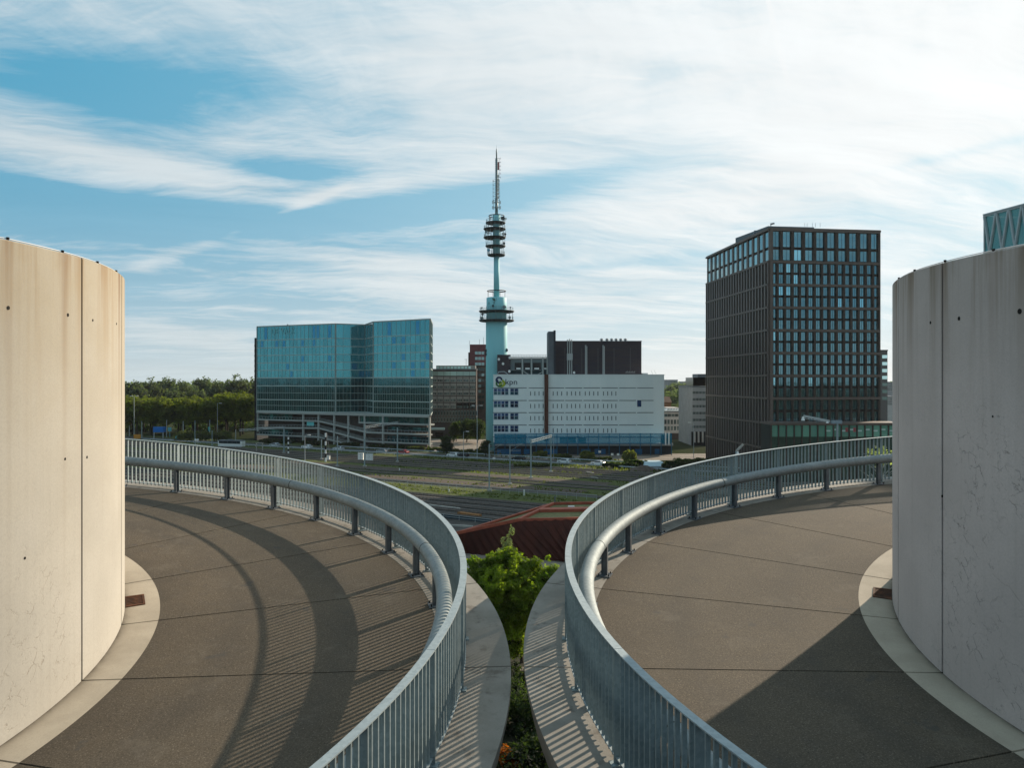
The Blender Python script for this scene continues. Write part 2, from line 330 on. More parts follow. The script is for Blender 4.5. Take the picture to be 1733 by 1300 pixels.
# ---------------------------------------------------------------- the ramps
RW, KI, KO, TU, RR, DK = 4.639, 5.105, 8.885, 8.958, 9.202, 9.781
XF, DJ = .02305, .3128
SIDES = {'left': dict(x0=-9.793, y0=8.932, h=3.564, s=.6699, sg=1, j0=.026, wt=1.4717, post0=.2575, seam0=.347),
         'right': dict(x0=9.927, y0=9.398, h=3.526, s=.6624, sg=-1, j0=-.0248, wt=1.449, post0=.2020, seam0=.3075)}
ZT = {k: H+d['wt'] for k, d in SIDES.items()}
special_materials()
def rp(d, r, t, z=0.0):
    return Vector((d['x0']+d['sg']*r*cos(t), d['y0']+r*sin(t), H-d['h']+d['s']*t+XF*(r-7)+z))
def sweep(mb, d, prof, t0, t1, n, caps=True):
    """prof: list of (r, z) corner points swept along the helix"""
    m = len(prof); vs = []
    for i in range(n+1):
        t = t0+(t1-t0)*i/n
        vs += [rp(d, r, t, z) for r, z in prof]
    fs = [(i*m+k, i*m+(k+1) % m, (i+1)*m+(k+1) % m, (i+1)*m+k) for i in range(n) for k in range(m)]
    if caps: fs += [tuple(reversed(range(m))), tuple(range(n*m, (n+1)*m))]
    mb.add(vs, fs)
def flat(mb, d, r0, r1, z, th, t0, t1, n=14, gap=.012):
    # a strip with gaps of fixed width at both ends; angles depend on radius
    m = max(2, int((r1-r0)/.3)); K = m+3; n = n*2
    prof = [(r0+(r1-r0)*j/m, z) for j in range(m+1)]+[(r1, z-th), (r0, z-th)]
    vs = []
    for i in range(n+1):
        f = i/n
        for r, zz in prof:
            a = t0+gap/r+(t1-t0-2*gap/r)*f; vs.append(rp(d, r, a, zz))
    fs = [(i*K+k, i*K+(k+1) % K, (i+1)*K+(k+1) % K, (i+1)*K+k) for i in range(n) for k in range(K)]
    mb.add(vs, fs+[tuple(range(K-1, -1, -1)), tuple(range(n*K, n*K+K))])
M_dark = mat('joint_shadow_sealant', (.02, .018, .016), .9)
M_lowc = mat('soffit_concrete', (.27, .25, .22), .85, var=.25, vs=1.5)
M_rust = mat('rusty_cast_iron', (.12, .045, .02), .8, col2=(.05, .025, .015), vs=9)
M_wire = mat('zinc_wire', (.6, .6, .6), .4, .8)
M_postsh = mat('weathered_steel_post', (.16, .18, .20), .5, .4, var=.3, vs=6)
galv = MATS['galv']
TEXT = {'left': ('beige sunlit concrete drum on the left with ochre streaks below its rim', 'grey shaded concrete drum on the right with dark cracks and streaks'),}
for side, d in SIDES.items():
    o0 = (d['x0'], d['y0'], 0)
    # drum
    dr = thing('concrete_drum', 'sunlit cream concrete drum at the left edge with ochre streaks under its rim' if side == 'left' else 'shaded grey concrete drum at the right edge with fine dark cracks', 'concrete drum', o0)
    mb = MB(); zt = ZT[side]
    for k in range(20):
        a0 = d['j0']+k*DJ; a1 = a0+DJ
        if k == 19: a1 = d['j0']+2*pi
        g = .017/RW; n = 14; vs = []
        for i in range(n+1):
            a = a0+g+(a1-a0-2*g)*i/n
            for r, z in ((RW, 0), (RW, zt-.012), (RW-.012, zt), (RW-.22, zt), (RW-.22, 0)):
                vs.append((d['x0']+d['sg']*r*cos(a), d['y0']+r*sin(a), z))
        fs = [(i*5+q_, i*5+(q_+1) % 5, (i+1)*5+(q_+1) % 5, (i+1)*5+q_) for i in range(n) for q_ in range(5)]
        mb.add(vs, fs+[(0, 1, 2, 3, 4), tuple(n*5+i for i in (4, 3, 2, 1, 0))])
    mb.build('wall', MATS['drum_'+side], dr)
    mb = MB(); mb.lathe(d['x0'], d['y0'], [(RW-.03, .05), (RW-.03, zt-.05), (RW-.19, zt-.05), (RW-.2, zt-1.3), (.2, zt-1.25)], 96)
    mb.build('joint_filler', M_dark, dr)
    # lightning wire with clips on the rim
    mb = MB(); mb.tube([(d['x0']+d['sg']*(RW-.05)*cos(a), d['y0']+(RW-.05)*sin(a), zt+.02) for a in [2*pi*i/120 for i in range(121)]], .006, 6, False)
    mb.build('lightning_wire', M_wire, dr)
    c0 = -.217 if side == 'left' else -.197; n = 0
    for k in range(-3, 12):
        a = c0+k*.1745; x = d['x0']+d['sg']*(RW-.04)*cos(a); y = d['y0']+(RW-.04)*sin(a)
        mb = MB(); mb.tube([(x, y, zt-.002), (x, y, zt+.02)], .01, 8); mb.tube([(x, y, zt+.012), (x, y, zt+.035)], .016, 8); mb.build('wire_clip', M_dark, dr)
    # tie holes
    holes = [(14, 521, .017), (115, 533, .017), (157, 542, .013), (197, 548, .012), (110, 777, .013), (147, 774, .014), (42, 945, .012)] if side == 'left' else [(1575, 546, .016), (1623, 539, .02), (1726, 527, .024), (1594, 840, .012), (1680, 705, .010)]
    for u, v, r in holes:
        best = None
        for i in range(2600):
            a = -1.2+i*.001
            X = d['x0']+d['sg']*RW*cos(a); Y = d['y0']+RW*sin(a)
            if cos(a)*(-X)*d['sg']+sin(a)*(-Y) < 0: continue
            e = abs(U0+F*X/Y-u)
            if best is None or e < best[0]: best = (e, a, X, Y)
        _, a, X, Y = best; z = H-(v-V0)*Y/F; nx, ny = d['sg']*cos(a), sin(a); tx, ty = -ny, nx
        mb = MB(); ring = []
        for k in range(12): ring.append((X+tx*r*cos(k*pi/6)+nx*.004, Y+ty*r*cos(k*pi/6)+ny*.004, z+1.25*r*sin(k*pi/6)))
        back = [(p[0]-nx*.03, p[1]-ny*.03, p[2]) for p in ring]
        mb.add(ring+back, [tuple(range(12)), tuple(range(23, 11, -1))]+[(k, (k+1) % 12, 12+(k+1) % 12, 12+k) for k in range(12)])
        mb.build('tie_hole', M_dark, dr)
    # ramp
    rm = thing('spiral_ramp', 'spiral car park ramp winding round the left drum, striped with railing shadows' if side == 'left' else 'spiral car park ramp winding round the right drum, half in its shade', 'ramp', o0)
    TOPT = d['j0']+9*DJ
    mb = MB(); tb = -26.0*1.0/d['s']+3.6/d['s']
    nn = int((TOPT-tb)/.0521)
    sweep(mb, d, [(RW-.1, -.045), (DK-.02, -.045), (DK-.02, -.12), (DK-.05, -.13), (DK-.05, -.30), (DK-.10, -.32), (DK-.55, -.42), (RW-.1, -.42)], tb, TOPT, nn)
    mb.build('slab', M_lowc, rm)
    mk, ma, mo, md = MB(), MB(), MB(), MB()
    k = -9
    for k in range(-9, 9):
        a0 = d['j0']+k*DJ; a1 = a0+DJ
        flat(mk, d, RW-.02, KI, 0, .04, a0, a1); flat(ma, d, KI+.002, KO-.002, .0, .04, a0, a1, gap=.011); flat(mo, d, KO, DK, .003, .07, a0, a1)
        md.beam(rp(d, RW, a0, -.040), rp(d, DK-.05, a0, -.040), .10, .008)
    mk.build('inner_kerb', MATS['kerb'], rm); ma.build('asphalt_surface', MATS['asph'], rm); mo.build('outer_apron', MATS['apron'], rm); md.build('joint_seal', M_dark, rm)
    # drain in the inner kerb
    tg = .50 if side == 'left' else .47
    mf, mg_ = MB(), MB(); w = .19
    def loc(r, s_, z): return rp(d, r, tg+s_/r, z)
    r0, r1 = RW+.01, RW+.27
    for (ra, rb, sa, sb) in ((r0, r1, -w, -w+.03), (r0, r1, w-.03, w), (r1-.03, r1, -w+.03, w-.03)):
        mf.hexa([loc(ra, sa, .0), loc(rb, sa, .0), loc(rb, sb, .0), loc(ra, sb, .0), loc(ra, sa, .012), loc(rb, sa, .012), loc(rb, sb, .012), loc(ra, sb, .012)])
    for i in range(7):
        s_ = -w+.035+i*.05
        mg_.hexa([loc(r0, s_, .001), loc(r1-.031, s_, .001), loc(r1-.031, s_+.028, .001), loc(r0, s_+.028, .001), loc(r0, s_, .008), loc(r1-.031, s_, .008), loc(r1-.031, s_+.028, .008), loc(r0, s_+.028, .008)])
    fr = mf.build('drain', M_rust, rm); q_ = mg_.build('drain_grate', M_rust, fr, origin=None)
    bk = MB(); bk.hexa([loc(r0, -w+.03, .0005), loc(r1-.03, -w+.03, .0005), loc(r1-.03, w-.03, .0005), loc(r0, w-.03, .0005), loc(r0, -w+.03, .003), loc(r1-.03, -w+.03, .003), loc(r1-.03, w-.03, .003), loc(r0, w-.03, .003)])
    bk.build('drain_pit', M_dark, fr)
    # two more turns of kerb below need nothing: the slab carries on down to the ground
    # railing
    ra_ = thing('steel_railing', 'galvanised slat railing curving along the left ramp' if side == 'left' else 'galvanised slat railing curving along the right ramp', 'railing', o0)
    for k in range(-6, 9):
        a0 = d['j0']+k*DJ; a1 = a0+DJ; off = .09
        a0 += off; a1 += off
        g = .004/RR
        mb = MB(); sweep(mb, d, [(RR-.042, 1.088), (RR+.042, 1.088), (RR+.042, 1.10), (RR-.042, 1.10)], a0+g, a1-g, 14)
        mb.build('top_rail', galv, ra_)
        mb = MB(); sweep(mb, d, [(RR-.03, .07), (RR+.03, .07), (RR+.03, .08), (RR-.03, .08)], a0+g, a1-g, 14); mb.build('bottom_rail', galv, ra_)
        mb = MB(); N = 29
        for i in range(1, N):
            t = a0+(a1-a0)*i/N; e = .0085/RR
            if i == 15: continue
            ps = []
            for z in (.045, 1.088):
                for r, tt in ((RR-.022, t-e), (RR+.022, t-e), (RR+.022, t+e), (RR-.022, t+e)): ps.append(rp(d, r, tt, z))
            mb.hexa(ps)
        mb.build('slat_panel', MATS['galv2'], ra_)
        for t in (a0, a0+(a1-a0)*15/N):
            mb = MB(); e = .008/RR; ps = []
            for z in (.004, 1.086):
                for r, tt in ((RR-.045, t-e), (RR+.045, t-e), (RR+.045, t+e), (RR-.045, t+e)): ps.append(rp(d, r, tt, z))
            mb.hexa(ps); e = .05/RR; ps = []
            for z in (.004, .018):
                for r, tt in ((RR-.06, t-e), (RR+.08, t-e), (RR+.08, t+e), (RR-.06, t+e)): ps.append(rp(d, r, tt, z))
            mb.hexa(ps); mb.build('rail_post', MATS['galv2'], ra_)
    # crash tube
    ct = thing('crash_barrier', 'thick round steel crash tube on posts inside the left railing' if side == 'left' else 'thick round steel crash tube on posts inside the right railing', 'crash barrier', o0)
    for k in range(-3, 4):
        a0 = d['seam0']+2*k*DJ; a1 = a0+2*DJ
        a1 = min(a1, TOPT-.05)
        if a0 > a1: continue
        g = .006/TU
        mb = MB(); mb.tube([rp(d, TU, a0+g+(a1-a0-2*g)*i/28, .6075) for i in range(29)], .104, 28, False); o = mb.build('tube', MATS['galv3'], ct, smooth=False)
        for pl in o.data.polygons: pl.use_smooth = len(pl.vertices) == 4
        mb = MB(); mb.tube([rp(d, TU, a0-.007/TU, .6075), rp(d, TU, a0+.007/TU, .6075)], .1065, 24); mb.build('tube_joint', M_dark, ct)
    for k in range(-8, 17):
        t = d['post0']+k*DJ/2
        if t > TOPT-.1 or t < -1.6: continue
        mb = MB()
        def bx(r0, r1, w0, z0, z1):
            ps = []
            for z in (z0, z1):
                for r, s_ in ((r0, -w0), (r1, -w0), (r1, w0), (r0, w0)): ps.append(rp(d, r, t+s_/r, z))
            mb.hexa(ps)
        bx(TU-.05, TU-.04, .032, .02, .55); bx(TU+.04, TU+.05, .032, .02, .55); bx(TU-.04, TU+.04, .006, .02, .52)
        o = mb.build('tube_post', M_postsh, ct)
        mb = MB(); bx(TU-.11, TU+.11, .11, .004, .02); o2 = mb.build('base_plate', M_postsh, o)
        for sr in (-.08, .08):
            for sw in (-.08, .08):
                p = rp(d, TU+sr, t+sw/TU, .02); mb = MB(); mb.tube([p, p+Vector((0, 0, .03))], .012, 6); mb.build('bolt', M_dark, o)
# ================================================================ the ground and the railway
def polyrow(c0, c1, s0, s1, z, mb):
    # strip along the railway: c = distance across it, s = distance along it
    ux, uy, nx, ny = .876, -.482, .482, .876
    def q(s, c): return (ux*s+nx*c, uy*s+ny*c, z)
    N = 12
    for i in range(N):
        a = s0+(s1-s0)*i/N; b = s0+(s1-s0)*(i+1)/N
        mb.quad(q(a, c0), q(b, c0), q(b, c1), q(a, c1))
def RL(s, c, z=0.0): return Vector((.876*s+.482*c, -.482*s+.876*c, z))
M_ground = mat('town_ground', (.050, .052, .034), 1, col2=(.030, .040, .018), vs=.02, spec=0)
mb = MB()
R0 = 3800
for i in range(24):
    a, b = 2*pi*i/24, 2*pi*(i+1)/24
    mb.add([(0, 0, -.02), (R0*cos(a), R0*sin(a), -.02), (R0*cos(b), R0*sin(b), -.02)], [(0, 1, 2)])
struct('ground', mb, M_ground)
M_grass = mat('verge_grass', (.072, .085, .018), .95, col2=(.032, .042, .012), vs=.35, speck=.3, speckscale=2.2)
M_dryg = mat('dry_grass', (.14, .125, .055), .95, col2=(.06, .075, .025), vs=.25, speck=.3, speckscale=2)
M_ballast = mat('rail_ballast', (.066, .060, .054), .95, col2=(.030, .028, .025), vs=.5, speck=.35, speckscale=5)
M_ballast2 = mat('rusty_ballast', (.075, .058, .046), .95, col2=(.07, .05, .04), vs=.2, speck=.3, speckscale=4)
M_bed = mat('track_bed_dark', (.026, .021, .019), .95, col2=(.016, .013, .012), vs=.6)
M_road = mat('road_asphalt', (.09, .088, .085), .9, col2=(.07, .068, .065), vs=.2)
M_pave = mat('paving_stone', (.26, .22, .18), .9, col2=(.18, .15, .125), vs=.3)
mb = MB(); polyrow(146, 232, -420, 330, .0, mb); struct('grass_verge', mb, M_grass)
mb = MB(); polyrow(100, 146, -420, 330, .0, mb); struct('rail_yard', mb, M_ballast)
mb = MB(); polyrow(142.4, 151.5, -420, 330, .012, mb); struct('grass_strip', mb, M_grass)
mb = MB(); polyrow(172, 180, -420, -70, .012, mb); struct('ballast_strip', mb, M_ballast2)
mb = MB(); polyrow(158, 165, -420, -70, .012, mb); struct('ballast_field', mb, M_ballast2)
mb = MB(); polyrow(154.5, 171, -30, 330, .010, mb); struct('ballast_bed', mb, M_ballast)
mb = MB(); polyrow(177, 192, -60, 330, .014, mb); struct('track_ballast', mb, M_ballast)
mb = MB(); polyrow(213.5, 222, -420, 330, .02, mb); struct('road', mb, M_road)
M_mark = mat('road_paint', (.7, .7, .66), .7)
mb = MB()
for i in range(60):
    s0 = -400+i*12
    polyrow(217.6, 217.75, s0, s0+3, .026, mb)
struct('road_markings', mb, M_mark)
mb = MB(); polyrow(213.2, 213.5, -420, 330, .12, mb); polyrow(222.0, 222.3, -420, 330, .12, mb); struct('kerb', mb, M_pave)
mb = MB(); mb.prism([(-2, 246), (90, 246), (90, 268), (-12, 268)], -.01, .014); struct('forecourt', mb, M_pave)
mb = MB(); mb.prism([(-60, 290), (-9, 268), (0, 330), (-60, 340)], -.01, .018); struct('courtyard', mb, M_pave)
mb = MB(); mb.prism([(-6, 65.2), (6, 65.2), (6, 66.2), (-6, 66.2)], -.01, .02); mb.prism([(-6, 67.6), (6, 67.6), (6, 68.4), (-6, 68.4)], -.01, .022); struct('footpath', mb, M_pave)
M_soil = mat('planting_soil', (.035, .03, .018), .95, col2=(.02, .025, .01), vs=.8)
mb = MB(); mb.prism([(-60, 8), (60, 8), (60, 104), (-60, 104)], -.012, .004); struct('planting_bed', mb, M_soil)
mb = MB(); mb.prism([(-30, 104), (40, 92), (60, 112), (-30, 118)], -.012, .008); struct('pavement', mb, M_pave)

mb = MB(); mb.box(-62, 62, -90, -4, 0, 24.2); mb.box(-62, 62, -4.25, -4.001, 24.201, 25.2)
tag(mb.build('parking_garage', mat('garage_concrete', (.05, .047, .045), .9, var=.3, vs=.2), origin=(0, -45, 0)), 'dark concrete parking garage that the viewer stands on', 'car park')
M_rail = mat('rail_steel', (.32, .28, .25), .4, .75)
M_sleep = mat('track_sleepers', (.05, .04, .034), .9, var=.3, vs=2)
tracks = [(203.2, 'farthest railway track, next to the road'), (199.0, 'second railway track from the road'), (190.6, 'railway track just behind the first row of masts'), (186.2, 'railway track in front of the pair with portal masts'),
          (194.9, 'railway track third from the road'), (173.2, 'railway track behind the white stub post'), (168.6, 'railway track in the middle of the grass, farther of two'), (156.6, 'railway track at the foot of the lone near mast'),
          (140.9, 'railway track along the far edge of the near yard'), (136.4, 'second track of the near yard'), (131.4, 'third track of the near yard'), (127.0, 'fourth track of the near yard'), (121.6, 'track of the near yard by the grey barrier')]
for c, lab in tracks:
    o0 = RL(0, c)
    t = thing('railway_track', lab, 'railway track', o0, 'railway tracks')
    mb = MB(); polyrow(c-1.5, c+1.5, -400, 300, .03, mb); o = mb.build('bed', M_bed, t)
    for sd in (-.72, .72):
        mb = MB(); mb.beam(RL(-400, c+sd, .16), RL(300, c+sd, .16), .075, .16); mb.build('rail', M_rail, t)
    mb = MB()
    for i in range(560):
        s0 = -330+i*1.0
        mb.beam(RL(s0, c-1.25, .05), RL(s0, c+1.25, .05), .25, .10)
    mb.build('sleepers', M_sleep, t)

# near yard: barrier, rusty machine cover, cable duct
M_zinc = mat('zinc_barrier', (.42, .46, .47), .5, .6)
M_pole = mat('grey_green_mast', (.30, .37, .38), .6, .3, var=.2, vs=2)
M_white = mat('white_paint', (.75, .75, .72), .6)
M_concm = mat('pale_concrete', (.40, .38, .34), .85, var=.25, vs=1)
def yard_fence(u0, v0, u1, v1, h, lab, n, m=M_zinc, rails=2, cat='fence', name='low_fence', panel=None):
    a, b = G(u0, v0), G(u1, v1); t = thing(name, lab, cat, a)
    for k in range(rails):
        z = h*(1-k*.45); mb = MB(); mb.beam(a+Vector((0, 0, z)), b+Vector((0, 0, z)), .06, .08); mb.build('fence_rail', m, t)
    for k in range(n+1):
        p = a.lerp(b, k/n); mb = MB(); mb.beam(p, p+Vector((0, 0, h)), .07); mb.build('fence_post', m, t)
    if panel:
        mb = MB(); o = Vector((0, .05, 0)); d_ = Vector((0, .03, 0))
        mb.hexa([a+o+Vector((0, 0, .1)), b+o+Vector((0, 0, .1)), b+o+d_+Vector((0, 0, .1)), a+o+d_+Vector((0, 0, .1)), a+o+Vector((0, 0, h*.9)), b+o+Vector((0, 0, h*.9)), b+o+d_+Vector((0, 0, h*.9)), a+o+d_+Vector((0, 0, h*.9))])
        mb.build('fence_panel', panel, t)
M_fpan = mat('dark_fence_panel', (.03, .045, .055), .6)
yard_fence(725, 875, 832, 887.5, .85, 'grey low barrier with dark panels in front of the near rail yard', 4, panel=M_fpan)
yard_fence(600, 815, 1010, 847, 1.1, 'thin wire fence between the rails and the grass strip', 28, rails=2)
def duct(u0, v0, u1, v1, w, lab, m=M_concm):
    a, b = G(u0, v0), G(u1, v1); mb = MB(); mb.beam(a+Vector((0, 0, .15)), b+Vector((0, 0, .15)), w, .3); tag(mb.build('cable_duct', m, origin=a), lab, 'cable duct')
duct(700, 853, 778, 862.5, .5, 'pale concrete cable duct lying along the near yard')
duct(756, 890.5, 800, 893, .5, 'short pale kerb duct just above the rusty pavilion tip')
mb = MB(); a, b = G(777, 870.5), G(812, 875); mb.beam(a+Vector((0, 0, .25)), b+Vector((0, 0, .2)), 1.2, .4)
tag(mb.build('track_cover', mat('rust_cover', (.30, .14, .05), .85, var=.4, vs=3), origin=a), 'rust orange cover lying beside the near track', 'track cover')
for u, v, lab in ((1006, 809.5, 'white marker slab lying between the tracks, nearer one'), (998.5, 801, 'white marker slab lying beside the far track')):
    a = G(u-6, v-1); b = G(u+6, v+1.5); mb = MB(); mb.beam(a+Vector((0, 0, .2)), b+Vector((0, 0, .2)), .35, .25); tag(mb.build('marker_slab', M_concm, origin=a), lab, 'marker slab')
for u, v, h, lab in ((887, 839.5, 1.4, 'small white marker post in the grass strip'), (760, 833.5, .7, 'short white marker stub near the wire fence'), (676, 797.5, .8, 'white stub post between the middle tracks'), (939, 853, 1.6, 'dark signal stub behind the rusty pavilion ridge')):
    p = G(u, v); mb = MB(); mb.box(p.x-.12, p.x+.12, p.y-.1, p.y+.1, 0, h*.8); mb.box(p.x-.16, p.x+.16, p.y-.12, p.y+.12, h*.8+.002, h); tag(mb.build('marker_post', M_postsh if 'dark' in lab else M_white, origin=p), lab, 'marker post')

# guard rails along the road
def guard(c, lab, s0, s1):
    a = RL(s0, c); t = thing('guard_rail', lab, 'guard rail', a)
    mb = MB()
    pr = [(-.04, .45), (-.09, .52), (-.04, .60), (-.09, .68), (-.04, .75), (0, .75), (0, .45)]
    A, B = RL(s0, c), RL(s1, c); n_ = Vector((.482, .876, 0)); vs = [A+n_*p+Vector((0, 0, z)) for p, z in pr]+[B+n_*p+Vector((0, 0, z)) for p, z in pr]; k = len(pr)
    mb.add(vs, [tuple(range(k)), tuple(range(2*k-1, k-1, -1))]+[(i, (i+1) % k, (i+1) % k+k, i+k) for i in range(k)])
    mb.build('beam', M_zinc, t)
    n = int((s1-s0)/4)
    for i in range(min(n, 95)):
        p = RL(s1-i*4-1, c+.06); mb = MB(); mb.box(p.x-.06, p.x+.06, p.y+.05, p.y+.17, 0, .7); mb.build('guard_post', M_zinc, t)
guard(211.0, 'steel guard rail on the railway side of the road', -300, 70)
guard(223.6, 'steel guard rail on the building side of the road', -200, -25)

# ================================================================ catenary masts, lamps, signals
def mast(u, vt, vb, lab, arm=None, w=.30, name='catenary_mast', cat='mast', group='catenary masts along the railway', m=None):
    b = G(u, vb); ht = ZZ(vt, b.y); m = m or M_pole
    t = thing(name, lab, cat, b, group)
    mb = MB(); mb.box(b.x-w/2, b.x+w/2, b.y-w/2, b.y-w/2+.04, .3, ht); mb.box(b.x-w/2, b.x+w/2, b.y+w/2-.04, b.y+w/2, .3, ht); mb.box(b.x-.03, b.x+.03, b.y-w/2+.041, b.y+w/2-.041, .3, ht-.01)
    mb.build('post', m, t)
    mb = MB(); mb.box(b.x-.5, b.x+.5, b.y-.5, b.y+.5, 0, .35); mb.build('footing', M_concm, t)
    if arm:
        s, z = arm
        mb = MB(); p = b+Vector((0, 0, ht-z)); L = 3.0*s
        e = p+Vector((L*.482, L*.876*-.3, .5)) if False else p+Vector((L, -.4, .55))
        mb.beam(p, e, .07); mb.beam(p+Vector((0, 0, -1.3)), e, .06); mb.beam(p+Vector((0, 0, -1.3)), p+Vector((L*.9, -.4, -1.1)), .05); mb.build('cantilever', M_zinc, t)
    return t
mast(617, 718, 790, 'tall mast under the left end of the portal beam before the glass block', (1, .8), .38)
mast(672.6, 724, 782, 'grey mast at the right end of the portal beam in front of the glass block', None, .36)
mast(544, 744, 778, 'short thin mast beside the banded post, left of the portal', None, .3)
mast(571, 738, 790, 'thin mast with cantilever arm between the banded post and the portal', (1, .6), .28)
mast(480.6, 722, 767, 'mast at the right end of the leftmost portal beam', None, .38)
mast(828, 752, 831, 'nearest mast with its foot lowest, by the wire fence', (1, .5), .3)
mast(863, 752, 820.6, 'mast second from the nearest, with a small arm, in front of the blue podium', (1, .4), .28)
mast(898.5, 743, 810, 'mast below the white building at the left end of its portal beam', None, .36)
mast(932.4, 735, 799.7, 'mast below the brown duct at the right end of its portal beam', None, .36)
mast(1210, 734, 783, 'slim mast near the forecourt right of the white building', None, .2)
def portal(u0, v0, D0, u1, v1, D1, lab):
    a, b = P(u0, v0, D0), P(u1, v1, D1)
    t = thing('portal_beam', lab, 'portal beam', a)
    for dz in (0, -.55):
        for dy in (-.2, .2):
            mb = MB(); mb.beam(a+Vector((0, dy, dz)), b+Vector((0, dy, dz)), .11); mb.build('chord', M_zinc, t)
    mb = MB(); n = 14
    for i in range(n):
        p, q = a.lerp(b, i/n), a.lerp(b, (i+1)/n)
        for dy in (-.2, .2):
            mb.beam(p+Vector((0, dy, 0 if i % 2 else -.55)), q+Vector((0, dy, -.55 if i % 2 else 0)), .06)
    mb.build('lacing', M_zinc, t)
d1, d2 = G(617, 790).y, G(672.6, 782).y
portal(615, 722, d1, 674, 714, d2, 'pale lattice portal beam across the tracks before the glass block')
d1, d2 = G(898.5, 810).y, G(932.4, 799.7).y
portal(897, 746, d1, 934, 736, d2, 'lattice portal beam in front of the blue podium')
d1 = G(480.6, 767).y
portal(405, 727, d1*.98, 481, 722, d1, 'leftmost lattice portal beam before the trees and glass block')
def lamp_post(u, vt, vb, lab, head=1, w=.16, double=False):
    b = G(u, vb); ht = ZZ(vt, b.y); t = thing('street_lamp', lab, 'street lamp', b, 'street lamps by the road')
    mb = MB(); mb.tube([b, b+Vector((0, 0, ht))], [w*.65, w*.4], 8); mb.build('post', M_zinc, t)
    for s in ((-1, 1) if double else (head,)):
        mb = MB(); p = b+Vector((0, 0, ht)); mb.tube([p, p+Vector((.5*s, 0, .12)), p+Vector((.9*s, 0, .12))], .05, 6); mb.build('arm', M_zinc, t)
        mb = MB(); q = p+Vector((1.3*s, 0, .1)); mb.box(q.x-.5, q.x+.5, q.y-.2, q.y+.2, q.z-.07, q.z+.1); mb.build('lamp_head', M_white, t)
lamp_post(516, 737, 783, 'pale street lamp with a boxy head left of the banded posts', 1, .2)
lamp_post(784.5, 731, 779, 'slender street lamp standing left of the black car')
lamp_post(807.5, 687, 778, 'tall street lamp in front of the red brick tower', 1, .2, True)
lamp_post(227, 671, 742, 'tall pale lamp post nearest the left drum, before the trees', 1, .22, True)
lamp_post(368, 683, 748, 'tall dark lamp post before the trees left of the glass block', 1, .18)
lamp_post(1174, 716, 782, 'lamp post before the grey slab office right of the white building', -1, .16)
lamp_post(937, 724, 778, 'thin lamp post in front of the brown duct', 1, .14)
for i, (u, vt, vb) in enumerate([(219, 712, 738), (240, 714, 742), (282, 712, 740), (310, 714, 742), (330, 713, 752), (355, 712, 742), (359, 730, 756), (399, 728, 745)]):
    b = G(u, vb); ht = ZZ(vt, b.y); mb = MB(); mb.tube([b, b+Vector((0, 0, ht))], [.2, .14], 8); mb.tube([b+Vector((0, 0, ht)), b+Vector((0, 0, ht+.25))], .2, 8)
    labs = ['pale pole closest to the left drum', 'grey pole right of the tall lamp by the left drum', 'pale pole rising behind the blue sign', 'pale pole right of the blue sign', 'dark pole with two white discs before the hedge', 'grey pole before the trees, left of the dark lamp post', 'short grey pole left of the white bus', 'short pale pole at the end of the tree row']
    o = tag(mb.build('pole', M_zinc if 'pale' in labs[i] else M_pole, origin=b), labs[i], 'pole')
for u, v, lab in ((331, 744.5, 'left of two round white discs beside the dark pole'), (334.6, 744.5, 'right of two round white discs beside the dark pole')):
    p = P(u, v, G(331, 752).y-.5); mb = MB(); mb.tube([p, p+Vector((0, .12, 0))], .42, 12); mb.tube([(p.x, p.y+.2, 0), (p.x, p.y+.2, p.z)], .05, 6); tag(mb.build('signal_disc', M_white, origin=(p.x, p.y, 0)), lab, 'signal disc')
M_black = mat('black_paint', (.02, .02, .022), .6)
for u, vt, vb, lab in ((488, 740, 768, 'black and white banded signal post left of the lamp with the boxy head'), (551, 733, 782, 'black and white banded signal post in front of the glass block ramps')):
    b = G(u, vb); ht = ZZ(vt, b.y); t = thing('signal_post', lab, 'signal post', b)
    n = 7; mw, mk_ = MB(), MB()
    for i in range(n): (mw if i % 2 == 0 else mk_).box(b.x-.25, b.x+.25, b.y-.1, b.y+.1, ht*(i/n)+.01, ht*((i+1)/n))
    mw.build('white_bands', M_white, t); mk_.build('black_bands', M_black, t)
    mb = MB()
    for dx in (.9,): mb.beam((b.x+.3, b.y, ht), (b.x+dx+.5, b.y+.2, .2), .06); mb.beam((b.x+.3, b.y+.6, ht), (b.x+dx+.7, b.y+.8, .2), .06)
    for i in range(8): z = ht*i/8+.3; f = 1-i/8; mb.beam((b.x+.3+1.1*f, b.y, z), (b.x+.3+1.1*f, b.y+.6, z), .05)
    mb.build('ladder', M_postsh, t)
for u, v, w_, h_, lab in ((610, 779, 1.7, 2.2, 'left white equipment cabinet beside the portal mast'), (624.5, 780, 2.2, 2.2, 'right white equipment cabinet with a grey door beside the portal mast'), (555, 779, .9, 1.3, 'small pale cabinet at the foot of the banded signal post')):
    p = G(u, v); t = thing('equipment_cabinet', lab, 'cabinet', p); mb = MB(); mb.box(p.x-w_/2, p.x+w_/2, p.y, p.y+1.2, 0, h_); mb.build('body', M_white, t)
    mb = MB(); mb.box(p.x-w_/2-.08, p.x+w_/2+.08, p.y-.08, p.y+1.3, h_+.002, h_+.12); mb.build('lid', M_zinc, t)
    mb = MB(); mb.box(p.x-.02, p.x+.02, p.y-.012, p.y-.002, .1, h_-.1); mb.box(p.x+.1, p.x+.16, p.y-.03, p.y-.002, h_*.5, h_*.6); mb.build('door_gap', M_postsh, t)
